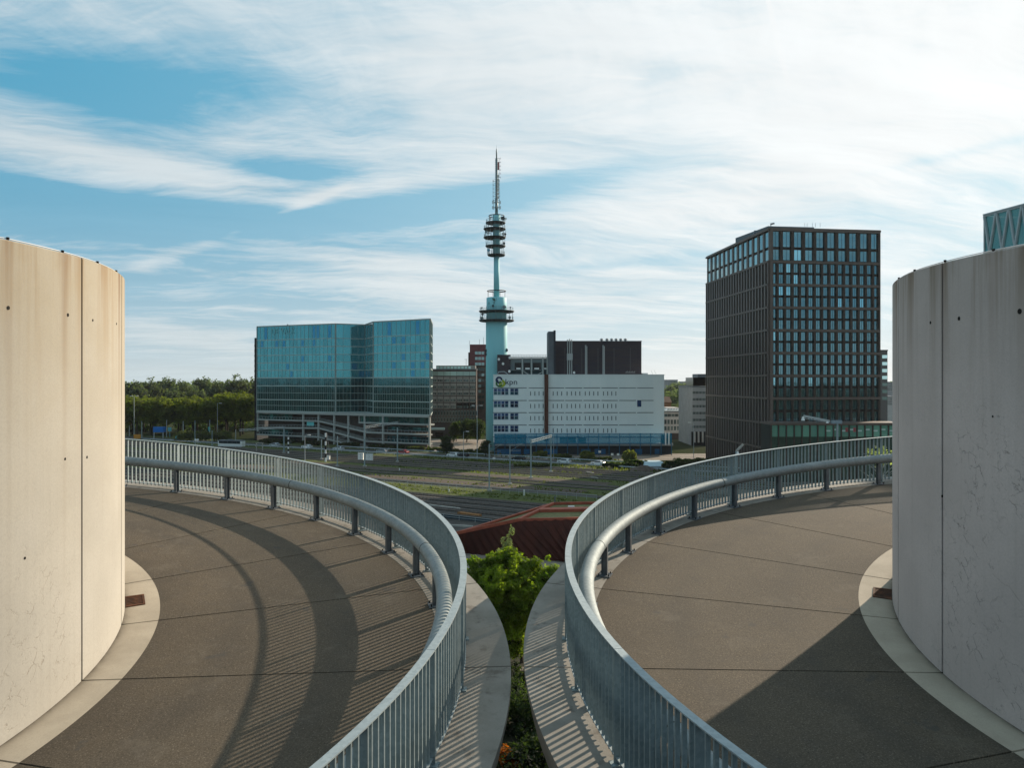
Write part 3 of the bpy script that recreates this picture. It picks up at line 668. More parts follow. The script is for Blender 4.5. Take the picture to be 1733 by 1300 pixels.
# signal gantry frame near left railing
b = G(439, 764); mb = MB()
for dx in (-1.1, 1.1): mb.box(b.x+dx-.13, b.x+dx+.13, b.y, b.y+.26, 0, 2.9)
mb.box(b.x-1.4, b.x+1.4, b.y-.02, b.y+.28, 2.902, 3.2); tag(mb.build('signal_gantry', M_concm, origin=b), 'small pale signal frame above the left railing', 'signal frame')
# overhead wires
mbw = MB()
def wire(c, z, s0, s1, lab):
    mb = MB(); pts = []
    for i in range(33):
        f = (i % 8)/8; sag = -1.1*4*f*(1-f)
        pts.append(RL(s0+(s1-s0)*i/32, c, z+sag+1.2))
    mb.tube(pts, .016, 4, False); mb.tube([RL(s0, c, z), RL(s1, c, z)], .014, 4, False)
    tag(mb.build('overhead_wire', M_black, origin=RL(s0, c, z)), lab, 'wire', 'overhead wires above the tracks')
for c in (203.2, 199.0, 190.6, 186.2, 168.6, 156.6): wire(c, 5.6, -260, 180, 'thin dark overhead wire above a railway track')

# ================================================================ cars
def car_proto(label, paint, wagon, group):
    t = thing('parked_car', label, 'car', (0, 0, 0), group)
    L, Wd = 4.3, 1.76
    side = [(-2.15, .35), (-2.12, .75), (-2.0, .9), (-1.1 if not wagon else -1.0, .98), (-.35 if not wagon else -.45, 1.42), (.9, 1.46), (1.75 if wagon else 1.45, 1.38 if wagon else 1.2), (2.02, .95), (2.13, .8), (2.15, .4), (1.9, .25), (-1.9, .25)]
    mb = MB(); n = len(side)
    def wf(z): return Wd/2 if z < .95 else Wd/2-.16*(z-.95)/.45
    vs = [(x, -wf(z), z) for x, z in side]+[(x, wf(z), z) for x, z in side]
    mb.add(vs, [tuple(range(n)), tuple(range(2*n-1, n-1, -1))]+[(i, i+n, (i+1) % n+n, (i+1) % n) for i in range(n)])
    mb.build('body', paint, t)
    gl = mat('car_glass', (.02, .03, .035), .08)
    mb = MB()
    for s in (-1, 1):
        y0 = s*(Wd/2-.02); y1 = s*(Wd/2-.15)
        pl = [(-.95, y0+s*.012, .98), (1.5 if wagon else 1.25, y0+s*.012, .98), (1.2 if wagon else .9, y1+s*.012, 1.36), (-.35, y1+s*.012, 1.36)]
        mb.add(pl+[(a, b_-s*.02, c) for a, b_, c in pl], [(0, 1, 2, 3), (7, 6, 5, 4), (0, 1, 5, 4), (1, 2, 6, 5), (2, 3, 7, 6), (3, 0, 4, 7)])
    mb.build('side_windows', gl, t)
    mb = MB(); xs = (-1.02, -.42) if True else 0
    mb.hexa([(-1.12, -.76, .99), (-1.12, .76, .99), (-1.08, .76, .97), (-1.08, -.76, .97), (-.44, -.66, 1.405), (-.44, .66, 1.405), (-.40, .66, 1.385), (-.40, -.66, 1.385)]); mb.build('windscreen', gl, t)
    mb = MB(); a_ = 2.03 if not wagon else 2.05
    mb.hexa([(1.80 if wagon else 1.52, -.64, 1.34 if wagon else 1.19), (1.80 if wagon else 1.52, .64, 1.34 if wagon else 1.19), (1.74 if wagon else 1.47, .64, 1.34 if wagon else 1.19), (1.74 if wagon else 1.47, -.64, 1.34 if wagon else 1.19), (2.03, -.72, .97), (2.03, .72, .97), (1.97, .72, .95), (1.97, -.72, .95)]); mb.build('rear_window', gl, t)
    for x in (-1.35, 1.35):
        for s in (-1, 1):
            mb = MB(); y = s*(Wd/2-.1); mb.tube([(x, y-.1, .32), (x, y+.12*1, .32)], .32, 16); w = mb.build('wheel', M_black, t)
            mb = MB(); mb.tube([(x, y+s*.125-.01, .32), (x, y+s*.125+.01, .32)], .19, 12); mb.build('rim', M_zinc, w)
    lt = mat('tail_lamp', (.35, .02, .02), .3); lw = mat('head_lamp', (.8, .8, .78), .2)
    for s in (-1, 1):
        mb = MB(); mb.box(2.10, 2.17, s*.7-.14, s*.7+.14, .72, .86); mb.build('tail_light', lt, t)
        mb = MB(); mb.box(-2.165, -2.08, s*.68-.17, s*.68+.17, .66, .78); mb.build('headlight', lw, t)
    return t
def cp(n, c): return mat(n, c, .3, .1, coat=.6)
cars = [(465, 763.5, 'silver car parked leftmost, half behind the guard rail', (.45, .47, .48), False), (519.5, 765.8, 'white car driving just right of the boxy-headed lamp', (.72, .74, .74), False), (573, 769.6, 'silver estate car beside the thin cantilever mast', (.5, .53, .55), True), (647, 774.5, 'grey hatchback between the cabinets and the red car', (.28, .31, .33), True),
        (682, 776.2, 'dark red car in front of the right end of the glass block', (.22, .015, .02), False), (767, 782, 'white hatchback just left of the black car', (.75, .76, .76), True), (783, 781.3, 'black estate car touching the white hatchback', (.02, .02, .022), True),
        (878, 786.5, 'black car with a pale boot in front of the blue podium', (.025, .022, .022), True), (955, 790, 'pale car roof just above the guard rail right of the mast pair', (.6, .62, .62), False), (1012, 793, 'rightmost pale car roof above the guard rail', (.62, .64, .66), False)]
first = None
rdir = atan2(-.482, .876)
for i, (u, v, lab, col, wg) in enumerate(cars):
    p = G(u, v, .5); p.z = .02
    c_ = .482*p.x+.876*p.y; s_ = .876*p.x-.482*p.y; c_ = 215.6 if c_ < 217.7 or i in (7, 8, 9) else 219.9
    # keep the car on its sight line while moving it onto the lane
    k = c_/(.482*p.x+.876*p.y); p = Vector((p.x*k, p.y*k, .024))
    t = car_proto(lab, cp('car_paint_%d' % i, col), wg, 'cars on the road beside the railway'); t.location = p; t.rotation_euler.z = rdir if c_ < 217 else rdir+pi
# bus
p = G(392, 757.5); t = thing('white_bus', 'white bus with dark windows standing left of the glass block', 'bus', (p.x, p.y, 0)); t.rotation_euler.z = rdir+.25; t['_o'] = [0, 0, 0]
mb = MB(); mb.box(-5.2, 5.2, -1.2, 1.2, .45, 1.55); mb.box(-5.2, -4.9, -1.2, 1.2, 1.552, 2.548); mb.box(4.6, 5.2, -1.2, 1.2, 1.552, 2.548); mb.build('body', M_white, t)
mb = MB(); mb.box(-4.898, 4.598, -1.17, 1.17, 1.552, 2.548); mb.build('windows', mat('car_glass', (0, 0, 0)), t)
mb = MB(); mb.box(-5.15, 5.15, -1.16, 1.16, 2.552, 2.85); mb.box(-2, 1, -.8, .8, 2.851, 3.05); mb.build('roof', M_postsh, t)
mb = MB(); mb.box(-5.21, 5.21, -1.215, -1.2, .75, 1.0); mb.build('stripe', M_zinc, t)
for wx in (-3, -1, 1, 3): mb = MB(); mb.box(wx-.05, wx+.05, -1.19, -1.172, 1.553, 2.547); mb.build('window_post', M_postsh, t)
for x in (-3.3, 3.2):
    for s in (-1, 1): mb = MB(); mb.tube([(x, s*1.05-.12, .5), (x, s*1.05+.14, .5)], .5, 16); mb.build('wheel', M_black, t)
# shelter and signs far left
M_blue = mat('blue_sign', (.01, .13, .42), .5)
p = G(270, 742); t = thing('bus_shelter', 'bright blue topped shelter below the trees near the left drum', 'shelter', (p.x, p.y, 0)); D = p.y
mb = MB(); a, b = P(259, 723, D), P(276.5, 732, D); mb.box(a.x, b.x, D, D+2.5, b.z, a.z); mb.build('canopy', M_blue, t)
for x in (a.x+.3, b.x-.3):
    mb = MB(); mb.box(x-.15, x+.15, D+.2, D+.5, 0, b.z-.003); mb.build('post', M_zinc, t)
for u, v, w_, m_, lab in ((287, 727, 1.6, mat('pale_blue_panel', (.1, .35, .42), .5), 'pale blue panel right of the blue shelter'), (299, 740, 1.2, mat('sky_blue_panel', (.08, .38, .5), .5), 'small sky blue sign above the left railing'), (232, 739, 3.0, mat('orange_tarp', (.45, .2, .03), .7), 'orange barrier boards beside the tall lamp at the left drum'), (354, 726, 1.0, mat('teal_panel', (.05, .3, .32), .5), 'teal banner under the tree row')):
    D = 345 if v < 735 else G(u, 746).y; p = P(u, v, D); mb = MB(); mb.box(p.x-w_/2, p.x+w_/2, D, D+.15, p.z-.9, p.z+.9); mb.box(p.x-.08, p.x+.08, D+.16, D+.3, 0, p.z); tag(mb.build('street_sign', m_, origin=(p.x, D, 0)), lab, 'sign')
# ================================================================ buildings
rnd = random.Random(5)
class Wall:
    """a vertical plane from A to B (left to right as seen from outside); s along it, d outward"""
    def __init__(s, A, B):
        s.A = Vector((A[0], A[1], 0)); s.B = Vector((B[0], B[1], 0)); s.L = (s.B-s.A).length; s.u = (s.B-s.A)/s.L; s.n = Vector((s.u.y, -s.u.x, 0))
    def p(s, a, z, d=0.0): q = s.A+s.u*a+s.n*d; return Vector((q.x, q.y, z))
    def box(s, mb, a0, a1, z0, z1, d0, d1):
        mb.hexa([s.p(a0, z0, d1), s.p(a1, z0, d1), s.p(a1, z0, d0), s.p(a0, z0, d0), s.p(a0, z1, d1), s.p(a1, z1, d1), s.p(a1, z1, d0), s.p(a0, z1, d0)])
    def sbox(s, mb, a0, a1, za0, za1, zb0, zb1, d0, d1):  # sloping band: z at a0 (bottom, top), z at a1
        mb.hexa([s.p(a0, za0, d1), s.p(a1, zb0, d1), s.p(a1, zb0, d0), s.p(a0, za0, d0), s.p(a0, za1, d1), s.p(a1, zb1, d1), s.p(a1, zb1, d0), s.p(a0, za1, d0)])
def glassmat(name, tint, rough=.06, metal=.85, wav=.02, dark=None):
    if name in MATS: return MATS[name]
    M = bpy.data.materials.new(name); M.use_nodes = True; q = NT(M.node_tree); b = q.n['Principled BSDF']; oc = q.new('ShaderNodeTexCoord').outputs['Object']
    at = q.new('ShaderNodeAttribute', attribute_name='tone')
    q.l.new(q.mix(1.0, (*tint, 1), at.outputs['Color'], 'MULTIPLY'), b.inputs['Base Color'])
    b.inputs['Metallic'].default_value = metal; b.inputs['Roughness'].default_value = rough
    n = q.noise(oc, .5, 2, .5); bp = q.new('ShaderNodeBump'); bp.inputs['Strength'].default_value = wav; bp.inputs['Distance'].default_value = .5
    q.l.new(n, bp.inputs['Height']); q.l.new(bp.outputs[0], b.inputs['Normal'])
    MATS[name] = M; return M

# ---- glass office block on the left
def glass_block():
    g = glassmat('teal_curtain_glass', (.075, .30, .34), .06, .8)
    fr = mat('pale_mullions', (.27, .32, .30), .6)
    slabm = mat('pale_slab_edges', (.34, .35, .325), .7)
    dk = mat('dark_interior', (.035, .038, .038), .8)
    brick = mat('taupe_cladding', (.11, .095, .085), .85, var=.2, vs=1)
    D0, D1, D2, D3, D4 = 326, 309, 314.5, 299, 285
    A = (XX(435, D0), D0); B = (XX(568, D1), D1); C = (XX(618, D2), D2); E_ = (XX(632, D3), D3); Fp = (XX(728, D4), D4)
    back = [(Fp[0]-2, D4+26), (A[0]+9, D0+22)]
    t = thing('glass_office', 'teal mirror glass office block with slanting terrace bands at its foot', 'office building', (B[0], B[1], 0))
    zt = 49.1
    def inset(pts, k): 
        c = Vector((sum(p[0] for p in pts)/len(pts), sum(p[1] for p in pts)/len(pts)))
        return [(p[0]+(c.x-p[0])*k, p[1]+(c.y-p[1])*k) for p in pts]
    poly = [A, B, C, E_, Fp]+back
    mb = MB(); mb.prism([(p[0]*1.0, p[1]+.5) for p in poly], 12.0, zt-.4); mb.build('core', dk, t)
    floors = [49.1, 43.3, 40.0, 36.7, 33.5, 30.3, 27.1, 23.7, 17.8, 12.9]
    walls = [(Wall(A, B), 21), (Wall(B, C), 4), (Wall(C, E_), 3), (Wall(E_, Fp), 12), (Wall(Fp, back[0]), 8), (Wall(back[1], A), 7)]
    names = 'window_band'
    for wi, (w, n) in enumerate(walls):
        for k in range(len(floors)-1):
            z1, z0 = floors[k], floors[k+1]; mb = MB()
            sub = 2 if k >= 7 else 1
            for i in range(n):
                for j in range(sub):
                    r = rnd.random(); tone = .92+.16*rnd.random()
                    if k < 7 and r < .11: tone = (.6, .8, 1.1)
                    elif r > .9: tone = 1.12
                    if k >= 6: tone = .34+.3*rnd.random()*rnd.random()
                    if wi == 2: tone = (.32, .42, .42)
                    mb.t = tone
                    za, zb = z0+(z1-z0)*j/sub, z0+(z1-z0)*(j+1)/sub
                    e = (rnd.random()-.5)*.02
                    a0, a1 = w.L*i/n, w.L*(i+1)/n
                    if isinstance(tone, tuple) and wi != 2:
                        mb.t = .95; mb.add([w.p(a0, za, .10), w.p(a1, za, .10), w.p(a1, zb, .10), w.p(a0, zb, .10)], [(0, 1, 2, 3)])
                        mb.t = (.45, .72, 1.05); mb.add([w.p(a0+.35, za+.35, .125), w.p(a1-.35, za+.35, .125), w.p(a1-.35, zb-.5, .125), w.p(a0+.35, zb-.5, .125)], [(0, 1, 2, 3)])
                    else: mb.add([w.p(a0, za, .10+e), w.p(a1, za, .10), w.p(a1, zb, .10), w.p(a0, zb, .10+e)], [(0, 1, 2, 3)])
            mb.build(names, g, t)
        mb = MB()
        for k, z in enumerate(floors): 
            th = .26 if k < 6 else .36
            w.box(mb, 0, w.L, z-th/2, z+th/2, .1, .22+.02*(k > 5))
        for k in (7, 8): 
            z = (floors[k]+floors[k+1])/2; w.box(mb, 0, w.L, z-.06, z+.06, .1, .19)
        mb.build('floor_lines', mat('floor_line_metal', (.42, .48, .45), .5), t)
        mb = MB()
        for i in range(n+1):
            a = w.L*i/n; a = min(max(a, .09), w.L-.09)
            e = i in (0, n)
            w.box(mb, a-(.16 if e else .045), a+(.16 if e else .045), floors[-1], zt, .1, .26 if e else .17)
        if wi in (0, 3, 1):
            for i in range(n):
                a = w.L*(i+.5)/n; w.box(mb, a-.03, a+.03, floors[-1], floors[6], .1, .165)
        mb.build('mullions', fr, t)
    mb = MB()
    for w, n in walls: w.box(mb, 0, w.L, zt, zt+.3, -.2, .28)
    mb.prism([(p[0], p[1]+.35) for p in poly], zt-.39, zt-.1); mb.build('roof', slabm, t)
    # base: white slabs, sloping terraces, columns, recessed wall
    BF = Wall(A, Fp); L = BF.L
    def zz(u, yz):  # zoom row -> height at that place of the base line
        f = (u-435)/(728-435); Dm = 1/((1-f)/D0+f/D4); return H-((520+yz/5)-V0)*Dm/F
    def ss(u): f = (u-435)/(728-435); x0, x1 = A, Fp; Dm = 1/((1-f)/D0+f/D4); return (Vector((XX(u, Dm), Dm))-Vector(A)).length
    mb = MB(); BF.box(mb, .5, L-5.5, 0, 11.9, -9, -6); mb.build('recessed_wall', brick, t)
    mb = MB(); a_, b_ = BF.p(0, 0, .45), BF.p(L, 0, .45); mb.prism([(a_.x, a_.y), (b_.x, b_.y), back[0], back[1]], 11.95, 12.85); mb.build('base_slab', slabm, t)
    bands = [[(435, 950), (540, 965), (622, 1060), (728, 1080)], [(435, 1022), (540, 1024), (622, 1136), (728, 1158)], [(435, 1076), (540, 1100), (622, 1200)]]
    for bd in bands:
        mb = MB(); mr = MB()
        for (u0, y0), (u1, y1) in zip(bd, bd[1:]):
            z0, z1 = zz(u0, y0), zz(u1, y1); s0, s1 = ss(u0), ss(u1)
            BF.sbox(mb, s0, s1, z0-.3, z0+.25, z1-.3, z1+.25, -1.6 if s1 > L-2 else -5.9, .3)
            BF.sbox(mr, s0+.05, s1-.05, z0+1.25, z0+1.33, z1+1.25, z1+1.33, .2, .27)
            k = int((s1-s0)/1.6)
            for i in range(k+1):
                f = i/max(k, 1); a = s0+.1+(s1-s0-.2)*f; z = z0+(z1-z0)*f; BF.box(mr, a-.03, a+.03, z+.25, z+1.25, .2, .26)
        mb.build('terrace_band', slabm, t); mr.build('terrace_railing', M_zinc, t)
    mb = MB()
    for u in (513, 539, 565.5, 589.5, 617, 648, 728.0):
        s0 = min(ss(u), L-.35); BF.box(mb, s0-.35, s0+.35, 0, 11.94, -.5, .2) if u != 728 else BF.box(mb, s0-.3, s0+.3, 0, 11.94, -.5, .2)
    BF.box(mb, .02, .5, 4, 11.94, -.5, .2)
    mb.build('columns', slabm, t)
    # left glazed rooms under the slab
    for (u0, u1, ya, yb, n) in ((437, 494, 900, 948, 9), (437, 494, 1030, 1072, 8), (609, 640, 925, 985, 4), (640, 727, 930, 985, 10), (655, 727, 1015, 1045, 10), (655, 727, 1095, 1145, 10)):
        mb = MB(); s0, s1 = ss(u0), ss(u1); zb, za = zz(u0, ya), zz(u0, yb)
        if u0 > 600: zb, za = zz((u0+u1)/2, ya), zz((u0+u1)/2, yb)
        zb = min(zb, 11.9)
        for i in range(n):
            mb.t = .25+.9*rnd.random()*rnd.random(); a0, a1 = s0+(s1-s0)*i/n, s0+(s1-s0)*(i+1)/n
            BF.box(mb, a0+.12, a1-.12, za, zb, -.35, -.30)
        mb.build('base_window_row', g, t)
        mb = MB(); BF.box(mb, s0, s1, za-.3, zb+.02, -.8, -.36); mb.build('base_room', dk, t)
    mb = MB()
    for (u0, u1, ya, yb, cl) in ((609, 730, 985, 1000, 0),):
        BF.box(mb, ss(u0), L, zz(690, 990)-.3, zz(690, 990)+.3, -3, .35)
    BF.box(mb, ss(607.5), ss(608.6), zz(610, 985), 11.94, -.3, .25)
    mb.build('lower_slab', slabm, t)
    # cyan boards hung in the terraces
    mb = MB(); BF.box(mb, ss(519), ss(531), zz(525, 1005), zz(525, 970), -.2, -.1); mb.build('cyan_board', mat('cyan_board', (.12, .5, .5), .5), t)
    # sign on the left wing
    w = walls[0][0]
    txt(w, 'DE VALK', w.L*.203, w.L*.50, 45.6, 2.6, .24, mat('pale_sign_letters', (.14, .42, .45), .3, .8), t)
    # dark end slab
    mb = MB(); a, b = P(431, 572, 328), P(434.6, 748, 328); mb.box(a.x-.1, b.x, 328, 345, 0, a.z)
    for i in range(14): mb.box(a.x-.13, a.x+.3, 327.9, 328, 12+i*2.2, 13+i*2.2)
    mb.build('dark_end_wall', M_black, t)
    mb = MB(); p = P(487, 551, 330); mb.tube([(p.x, 330, 49.1), (p.x, 330, 50.6)], .3, 6); mb.build('roof_vent', M_postsh, t)
def txt(w, s_, a0, a1, z, h, d, m, parent, name='sign_letters'):
    cu = bpy.data.curves.new('t', 'FONT'); cu.body = s_; cu.size = 1; cu.extrude = .0; cu.resolution_u = 3
    o = bpy.data.objects.new('t', cu); COL.objects.link(o); bpy.context.view_layer.update()
    me = bpy.data.meshes.new_from_object(o.evaluated_get(bpy.context.evaluated_depsgraph_get())); bpy.data.objects.remove(o)
    xs = [v.co.x for v in me.vertices]; ys = [v.co.y for v in me.vertices]; x0, x1 = min(xs), max(xs); y1 = max(ys); yb = 0
    mb = MB(); f1 = [w.p(a0+(v.co.x-x0)/(x1-x0)*(a1-a0), z+v.co.y/y1*h, d+.04) for v in me.vertices]
    n = len(f1); f2 = [w.p(a0+(v.co.x-x0)/(x1-x0)*(a1-a0), z+v.co.y/y1*h, d) for v in me.vertices]
    fs = [tuple(p.vertices) for p in me.polygons]
    cnt = {}
    for f in fs:
        for i in range(len(f)):
            e = (f[i], f[(i+1) % len(f)]); cnt[e] = 1
    rim = [(a, b, b+n, a+n) for (a, b) in cnt if (b, a) not in cnt]
    mb.add(f1+f2, fs+[tuple(reversed([i+n for i in f])) for f in fs]+rim)
    return mb.build(name, m, parent)
glass_block()

# ---- white exchange building
def exchange():
    D = 268
    wm = mat('white_ribbed_cladding', (.80, .84, .81), .55, col2=(.72, .77, .75), vs=.12, stretch=(1, 1, .25))
    t = thing('telecom_exchange', 'long white ribbed building with kpn sign and blue glazed podium', 'office building', (20, D, 0))
    xl, xr = XX(835, D), XX(1124, D); zt = ZZ(635, D)
    xm = XX(858, D)
    mb = MB(); mb.prism([(xl, D), (xr, D), (xr, D+34), (xm+6, D+34), (xm+6, D+9), (XX(836.5, D+9), D+9)], 4.0, zt); mb.build('wall', wm, t)
    w = Wall((xl, D), (xr, D)); w2 = Wall((xr, D), (xr, D+34))
    # ribs: many slim vertical ribs standing 5 cm proud
    mb = MB(); n = 120
    for i in range(n+1):
        a = .15+(w.L-.3)*i/n; x = a/w.L
        w.box(mb, a-.035, a+.035, ZZ(656, D)+.25, zt-.12, 0, .05)
        if i > 94 or (27 < i < 30) or (32 < i < 37): w.box(mb, a-.035, a+.035, 6.1, ZZ(656.5, D)-.25, 0, .05)
    mb.build('ribs', wm, t)
    mb = MB(); w.box(mb, -.1, w.L+.1, zt, zt+.25, -.4, .12); w2.box(mb, 0, w2.L, zt, zt+.25, -.4, .1); mb.build('parapet', mat('white_trim', (.78, .82, .8), .6), t)
    sx = 289/1475.0  # zoom px -> photo px factor along facade
    def aa(xz): return (810+xz/5.097-835)*D/F
    rows = [595, 703, 808, 915, 1017]
    mb = MB()
    dl = mat('dark_joint', (.06, .08, .085), .8)
    for k, yz in enumerate(rows):
        z = ZZ(540+yz/5.097, D)
        for (x0, x1) in ((120, 415), (432, 560), (603, 738), (748, 893), (905, 1048), (1060, 1200), (1213, 1357), (1368, 1508)):
            if k == 0 and x0 < 400: x1 = 415
            w.box(mb, aa(x0), aa(x1), z-.11, z+.11, 0, .06)
    mb.build('storey_joints', dl, t)
    gm = glassmat('dark_blue_glass', (.03, .10, .30), .05, .7)
    fm = mat('white_window_frame', (.5, .56, .6), .5)
    mb = MB(); w.box(mb, aa(445), aa(451), 0, 1.6, .0, .04)
    for k in range(4):
        zc = ZZ(540+(rows[k]+48)/5.097, D)
        for x in (448, 485, 521, 557, 643, 679, 716, 763, 801, 836, 873, 920, 956, 993, 1029, 1077, 1113, 1148, 1184):
            mb = MB(); w.box(mb, aa(x)-.13, aa(x)+.13, zc-.75, zc+.75, .0, .05); mb.build('slit_window', dl, t)
        for (x0, x1, n) in ((130, 257, 4), (272, 342, 2)):
            z1, z0 = ZZ(540+(rows[k]+3)/5.097, D), ZZ(540+(rows[k]+60)/5.097, D)
            mb = MB(); w.box(mb, aa(x0)-.15, aa(x1)+.15, z0-.15, z1, .0, .04); o = mb.build('window', fm, t)
            mb = MB()
            for i in range(n):
                b0, b1 = aa(x0)+(aa(x1)-aa(x0))*i/n+.12, aa(x0)+(aa(x1)-aa(x0))*(i+1)/n-.1
                mb.t = .9; w.box(mb, b0, b1, (z0+z1)/2+.06, z1-.15, .041, .06)
                mb.t = (1.6, 1.8, .9) if rnd.random() < .35 else .4; w.box(mb, b0, b1, z0+.1, (z0+z1)/2-.04, .041, .06)
            mb.build('panes', gm, o)
    mb = MB(); mb.t = 1.2; w.box(mb, aa(1368), aa(1403), ZZ(540+757/5.097, D), ZZ(540+703/5.097, D), .0, .065); mb.build('blue_window', gm, t)
    mb = MB(); w.box(mb, aa(567), aa(600), 4.6, ZZ(540+478/5.097, D), .0, 1.2); mb.build('brown_duct', mat('rust_brown_duct', (.11, .045, .03), .7, var=.3, vs=1), t)
    # sign: emblem and letters
    txt(w, 'kpn', aa(232), aa(332), ZZ(540+565/5.097, D), ZZ(540+519/5.097, D)-ZZ(540+565/5.097, D), .08, mat('navy_letters', (.01, .03, .06), .5), t)
    zc = ZZ(540+545/5.097, D); xc = aa(187)
    def arc(mb, cx, cz, r, a0, a1, wd, d=.12, sx_=1.0, n=14):
        for i in range(n):
            t0, t1 = a0+(a1-a0)*i/n, a0+(a1-a0)*(i+1)/n
            q = [(r*sx_-wd/2, t0), (r*sx_+wd/2, t0), (r*sx_+wd/2, t1), (r*sx_-wd/2, t1)]
            ps = [(cx+rr*cos(radians(tt)), cz+rr/sx_*sin(radians(tt))) for rr, tt in q]
            mb.hexa([w.p(a, b, .07) for a, b in ps]+[w.p(a, b, d) for a, b in ps])
    ngm = mat('navy_emblem', (.008, .03, .09), .5); yg = mat('lime_emblem', (.33, .40, .03), .5); gg = mat('green_emblem', (.03, .13, .04), .5)
    mb = MB(); arc(mb, xc-.45, zc+.75, .95, 215, -5, .62); arc(mb, xc-.55, zc+.35, .5, 120, 290, .7, .13); mb.build('emblem_crown', ngm, t)
    mb = MB(); arc(mb, xc+.45, zc-.45, 1.0, 80, -150, .8, .125); arc(mb, xc+.15, zc-.5, .4, 0, 340, .6, .126); mb.build('emblem_lime', yg, t)
    mb = MB(); arc(mb, xc-.35, zc-.45, 1.0, 150, 330, .62, .135); arc(mb, xc+.0, zc-.0, .25, 0, 350, .3, .14); mb.build('emblem_green', gg, t)
    # blue podium: steel-framed glass screen in front, dark recess and blue doors below
    Dp = 262; pw = Wall((XX(836.5, Dp), Dp), (XX(1137, Dp), Dp)); zp = ZZ(733.5, Dp); zm = ZZ(751, Dp)
    mb = MB(); mb.prism([(xl+.8, D-5.5), (xr+2, D-5.5), (xr+2, D-.02), (xl+.8, D-.02)], zm-.8, zm); mb.build('podium_roof', mat('podium_grey', (.3, .33, .33), .7), t)
    bl = mat('petrol_blue_steel', (.015, .12, .22), .4); 
    mb = MB(); n = 17
    for i in range(n+1):
        a = .1+(pw.L-.2)*i/n; pw.box(mb, a-.1, a+.1, .0, zp, -.1, .1)
    for z in (zp-.12, (zp*.6+zm*.4), zm): pw.box(mb, 0, pw.L, z-.1, z+.1, -.08, .08)
    mb.build('podium_frame', bl, t)
    sg_ = bpy.data.materials.new('blue_screen_glass'); sg_.use_nodes = True; b_ = sg_.node_tree.nodes['Principled BSDF']; b_.inputs['Base Color'].default_value = (.02, .28, .42, 1); b_.inputs['Roughness'].default_value = .1; b_.inputs['Alpha'].default_value = .45
    mb = MB()
    for i in range(n):
        a0, a1 = .1+(pw.L-.2)*i/n+.1, .1+(pw.L-.2)*(i+1)/n-.1; pw.box(mb, a0, a1, zm+.1, zp-.25, -.02, .0)
    mb.build('podium_glass', sg_, t)
    sb = mat('petrol_panel', (.012, .10, .20), .4)
    mb = MB()
    for i in (0, 1, 2, n-1):
        a0, a1 = .1+(pw.L-.2)*i/n+.1, .1+(pw.L-.2)*(i+1)/n-.1; pw.box(mb, a0, a1, zm+.1, zp-.5, -.4, -.3)
    for i in (6.3, 7.1, 8.1): a0 = pw.L*i/n; pw.box(mb, a0, a0+2.6, zm+.1, zp-1.6, -2.4, -.4)
    mb.build('podium_panels', sb, t)
    mb = MB(); mb.prism([(xl+.6, D-2.5), (xr+2, D-2.5), (xr+2, D+1), (xl+.6, D+1)], .02, zm-.81); mb.build('podium_wall', mat('podium_dark', (.03, .04, .05), .7), t)
    bd = mat('bright_blue_door', (.015, .13, .30), .5)
    for x0, x1 in ((160, 280), (285, 365), (390, 440), (560, 680), (885, 965), (1000, 1045), (1055, 1095), (1350, 1410), (1520, 1560)):
        mb = MB(); a, b_ = XX(810+x0/5.097, D-2.6), XX(810+x1/5.097, D-2.6); mb.box(a, b_, D-2.62, D-2.52, .1, ZZ(540+1115/5.097, D-2.6)-.3); mb.build('blue_door', bd, t)
    for u in (1126.5, 1132): mb = MB(); p = XX(u, Dp-.6); mb.tube([(p, Dp-.6, ZZ(753, Dp)), (p, Dp-.6, ZZ(731.5, Dp))], .22, 10); mb.build('white_flue', M_white, t)
    # brick plant block on the roof
    Db = 275; bk = mat('dark_purple_brick', (.042, .035, .045), .85, col2=(.055, .042, .045), vs=.6, stretch=(.3, .3, 2.2))
    bx = lambda xz: XX(810+xz/5.097, Db); bz = lambda yz: ZZ(540+yz/5.097, Db)
    mb = MB(); mb.box(bx(662), bx(1405), Db, Db+22, zt-.2, bz(193)); mb.build('plant_block', bk, t)
    mb = MB(); mb.box(bx(662), bx(1408), Db-.12, Db+22.1, bz(193)+.002, bz(193)+.22); mb.build('plant_coping', M_postsh, t)
    mb = MB()
    for xz, y0, y1, r in ((767, 178, 484, .22), (785, 172, 484, .22), (802, 178, 484, .22), (922, 225, 484, .24), (932.5, 235, 484, .18), (1072, 225, 484, .22), (1083, 235, 484, .2)):
        mb = MB(); mb.tube([(bx(xz), Db-.45, bz(y1)), (bx(xz), Db-.45, bz(y0))], r, 8); mb.build('flue', mat('pale_flue', (.42, .43, .42), .5, .4), t)
    mb = MB(); mb.box(bx(760), bx(810), Db-.8, Db-.25, bz(355), bz(298)); mb.build('flue_bracket', mat('pale_flue', (0, 0, 0)), t)
    mb = MB()
    for xz in (745, 890, 1030, 1168, 1308): mb.box(bx(xz)-.09, bx(xz)+.09, Db-.06, Db, zt, bz(250))
    mb.build('downpipes', mat('brick_pipe', (.10, .095, .10), .7), t)
    mb = MB()
    for xz in (1065, 1112, 1152, 1191, 1231, 1271): mb.lathe(bx(xz), Db+1.5, [(.35, bz(193)), (.35, bz(193)+.5), (.75, bz(193)+.55), (.5, bz(193)+1.0), (.1, bz(193)+1.2)], 10)
    mb.build('roof_vents', mat('vent_metal', (.25, .24, .24), .6), t)
    mb = MB()
    for i in range(12): mb.box(bx(1265)+i*.3, bx(1265)+i*.3+.22, Db-.5, Db-.05, bz(465), bz(458)+.2*(i % 3))
    mb.build('letter_strip', mat('strip_grey', (.25, .24, .24), .7), t)
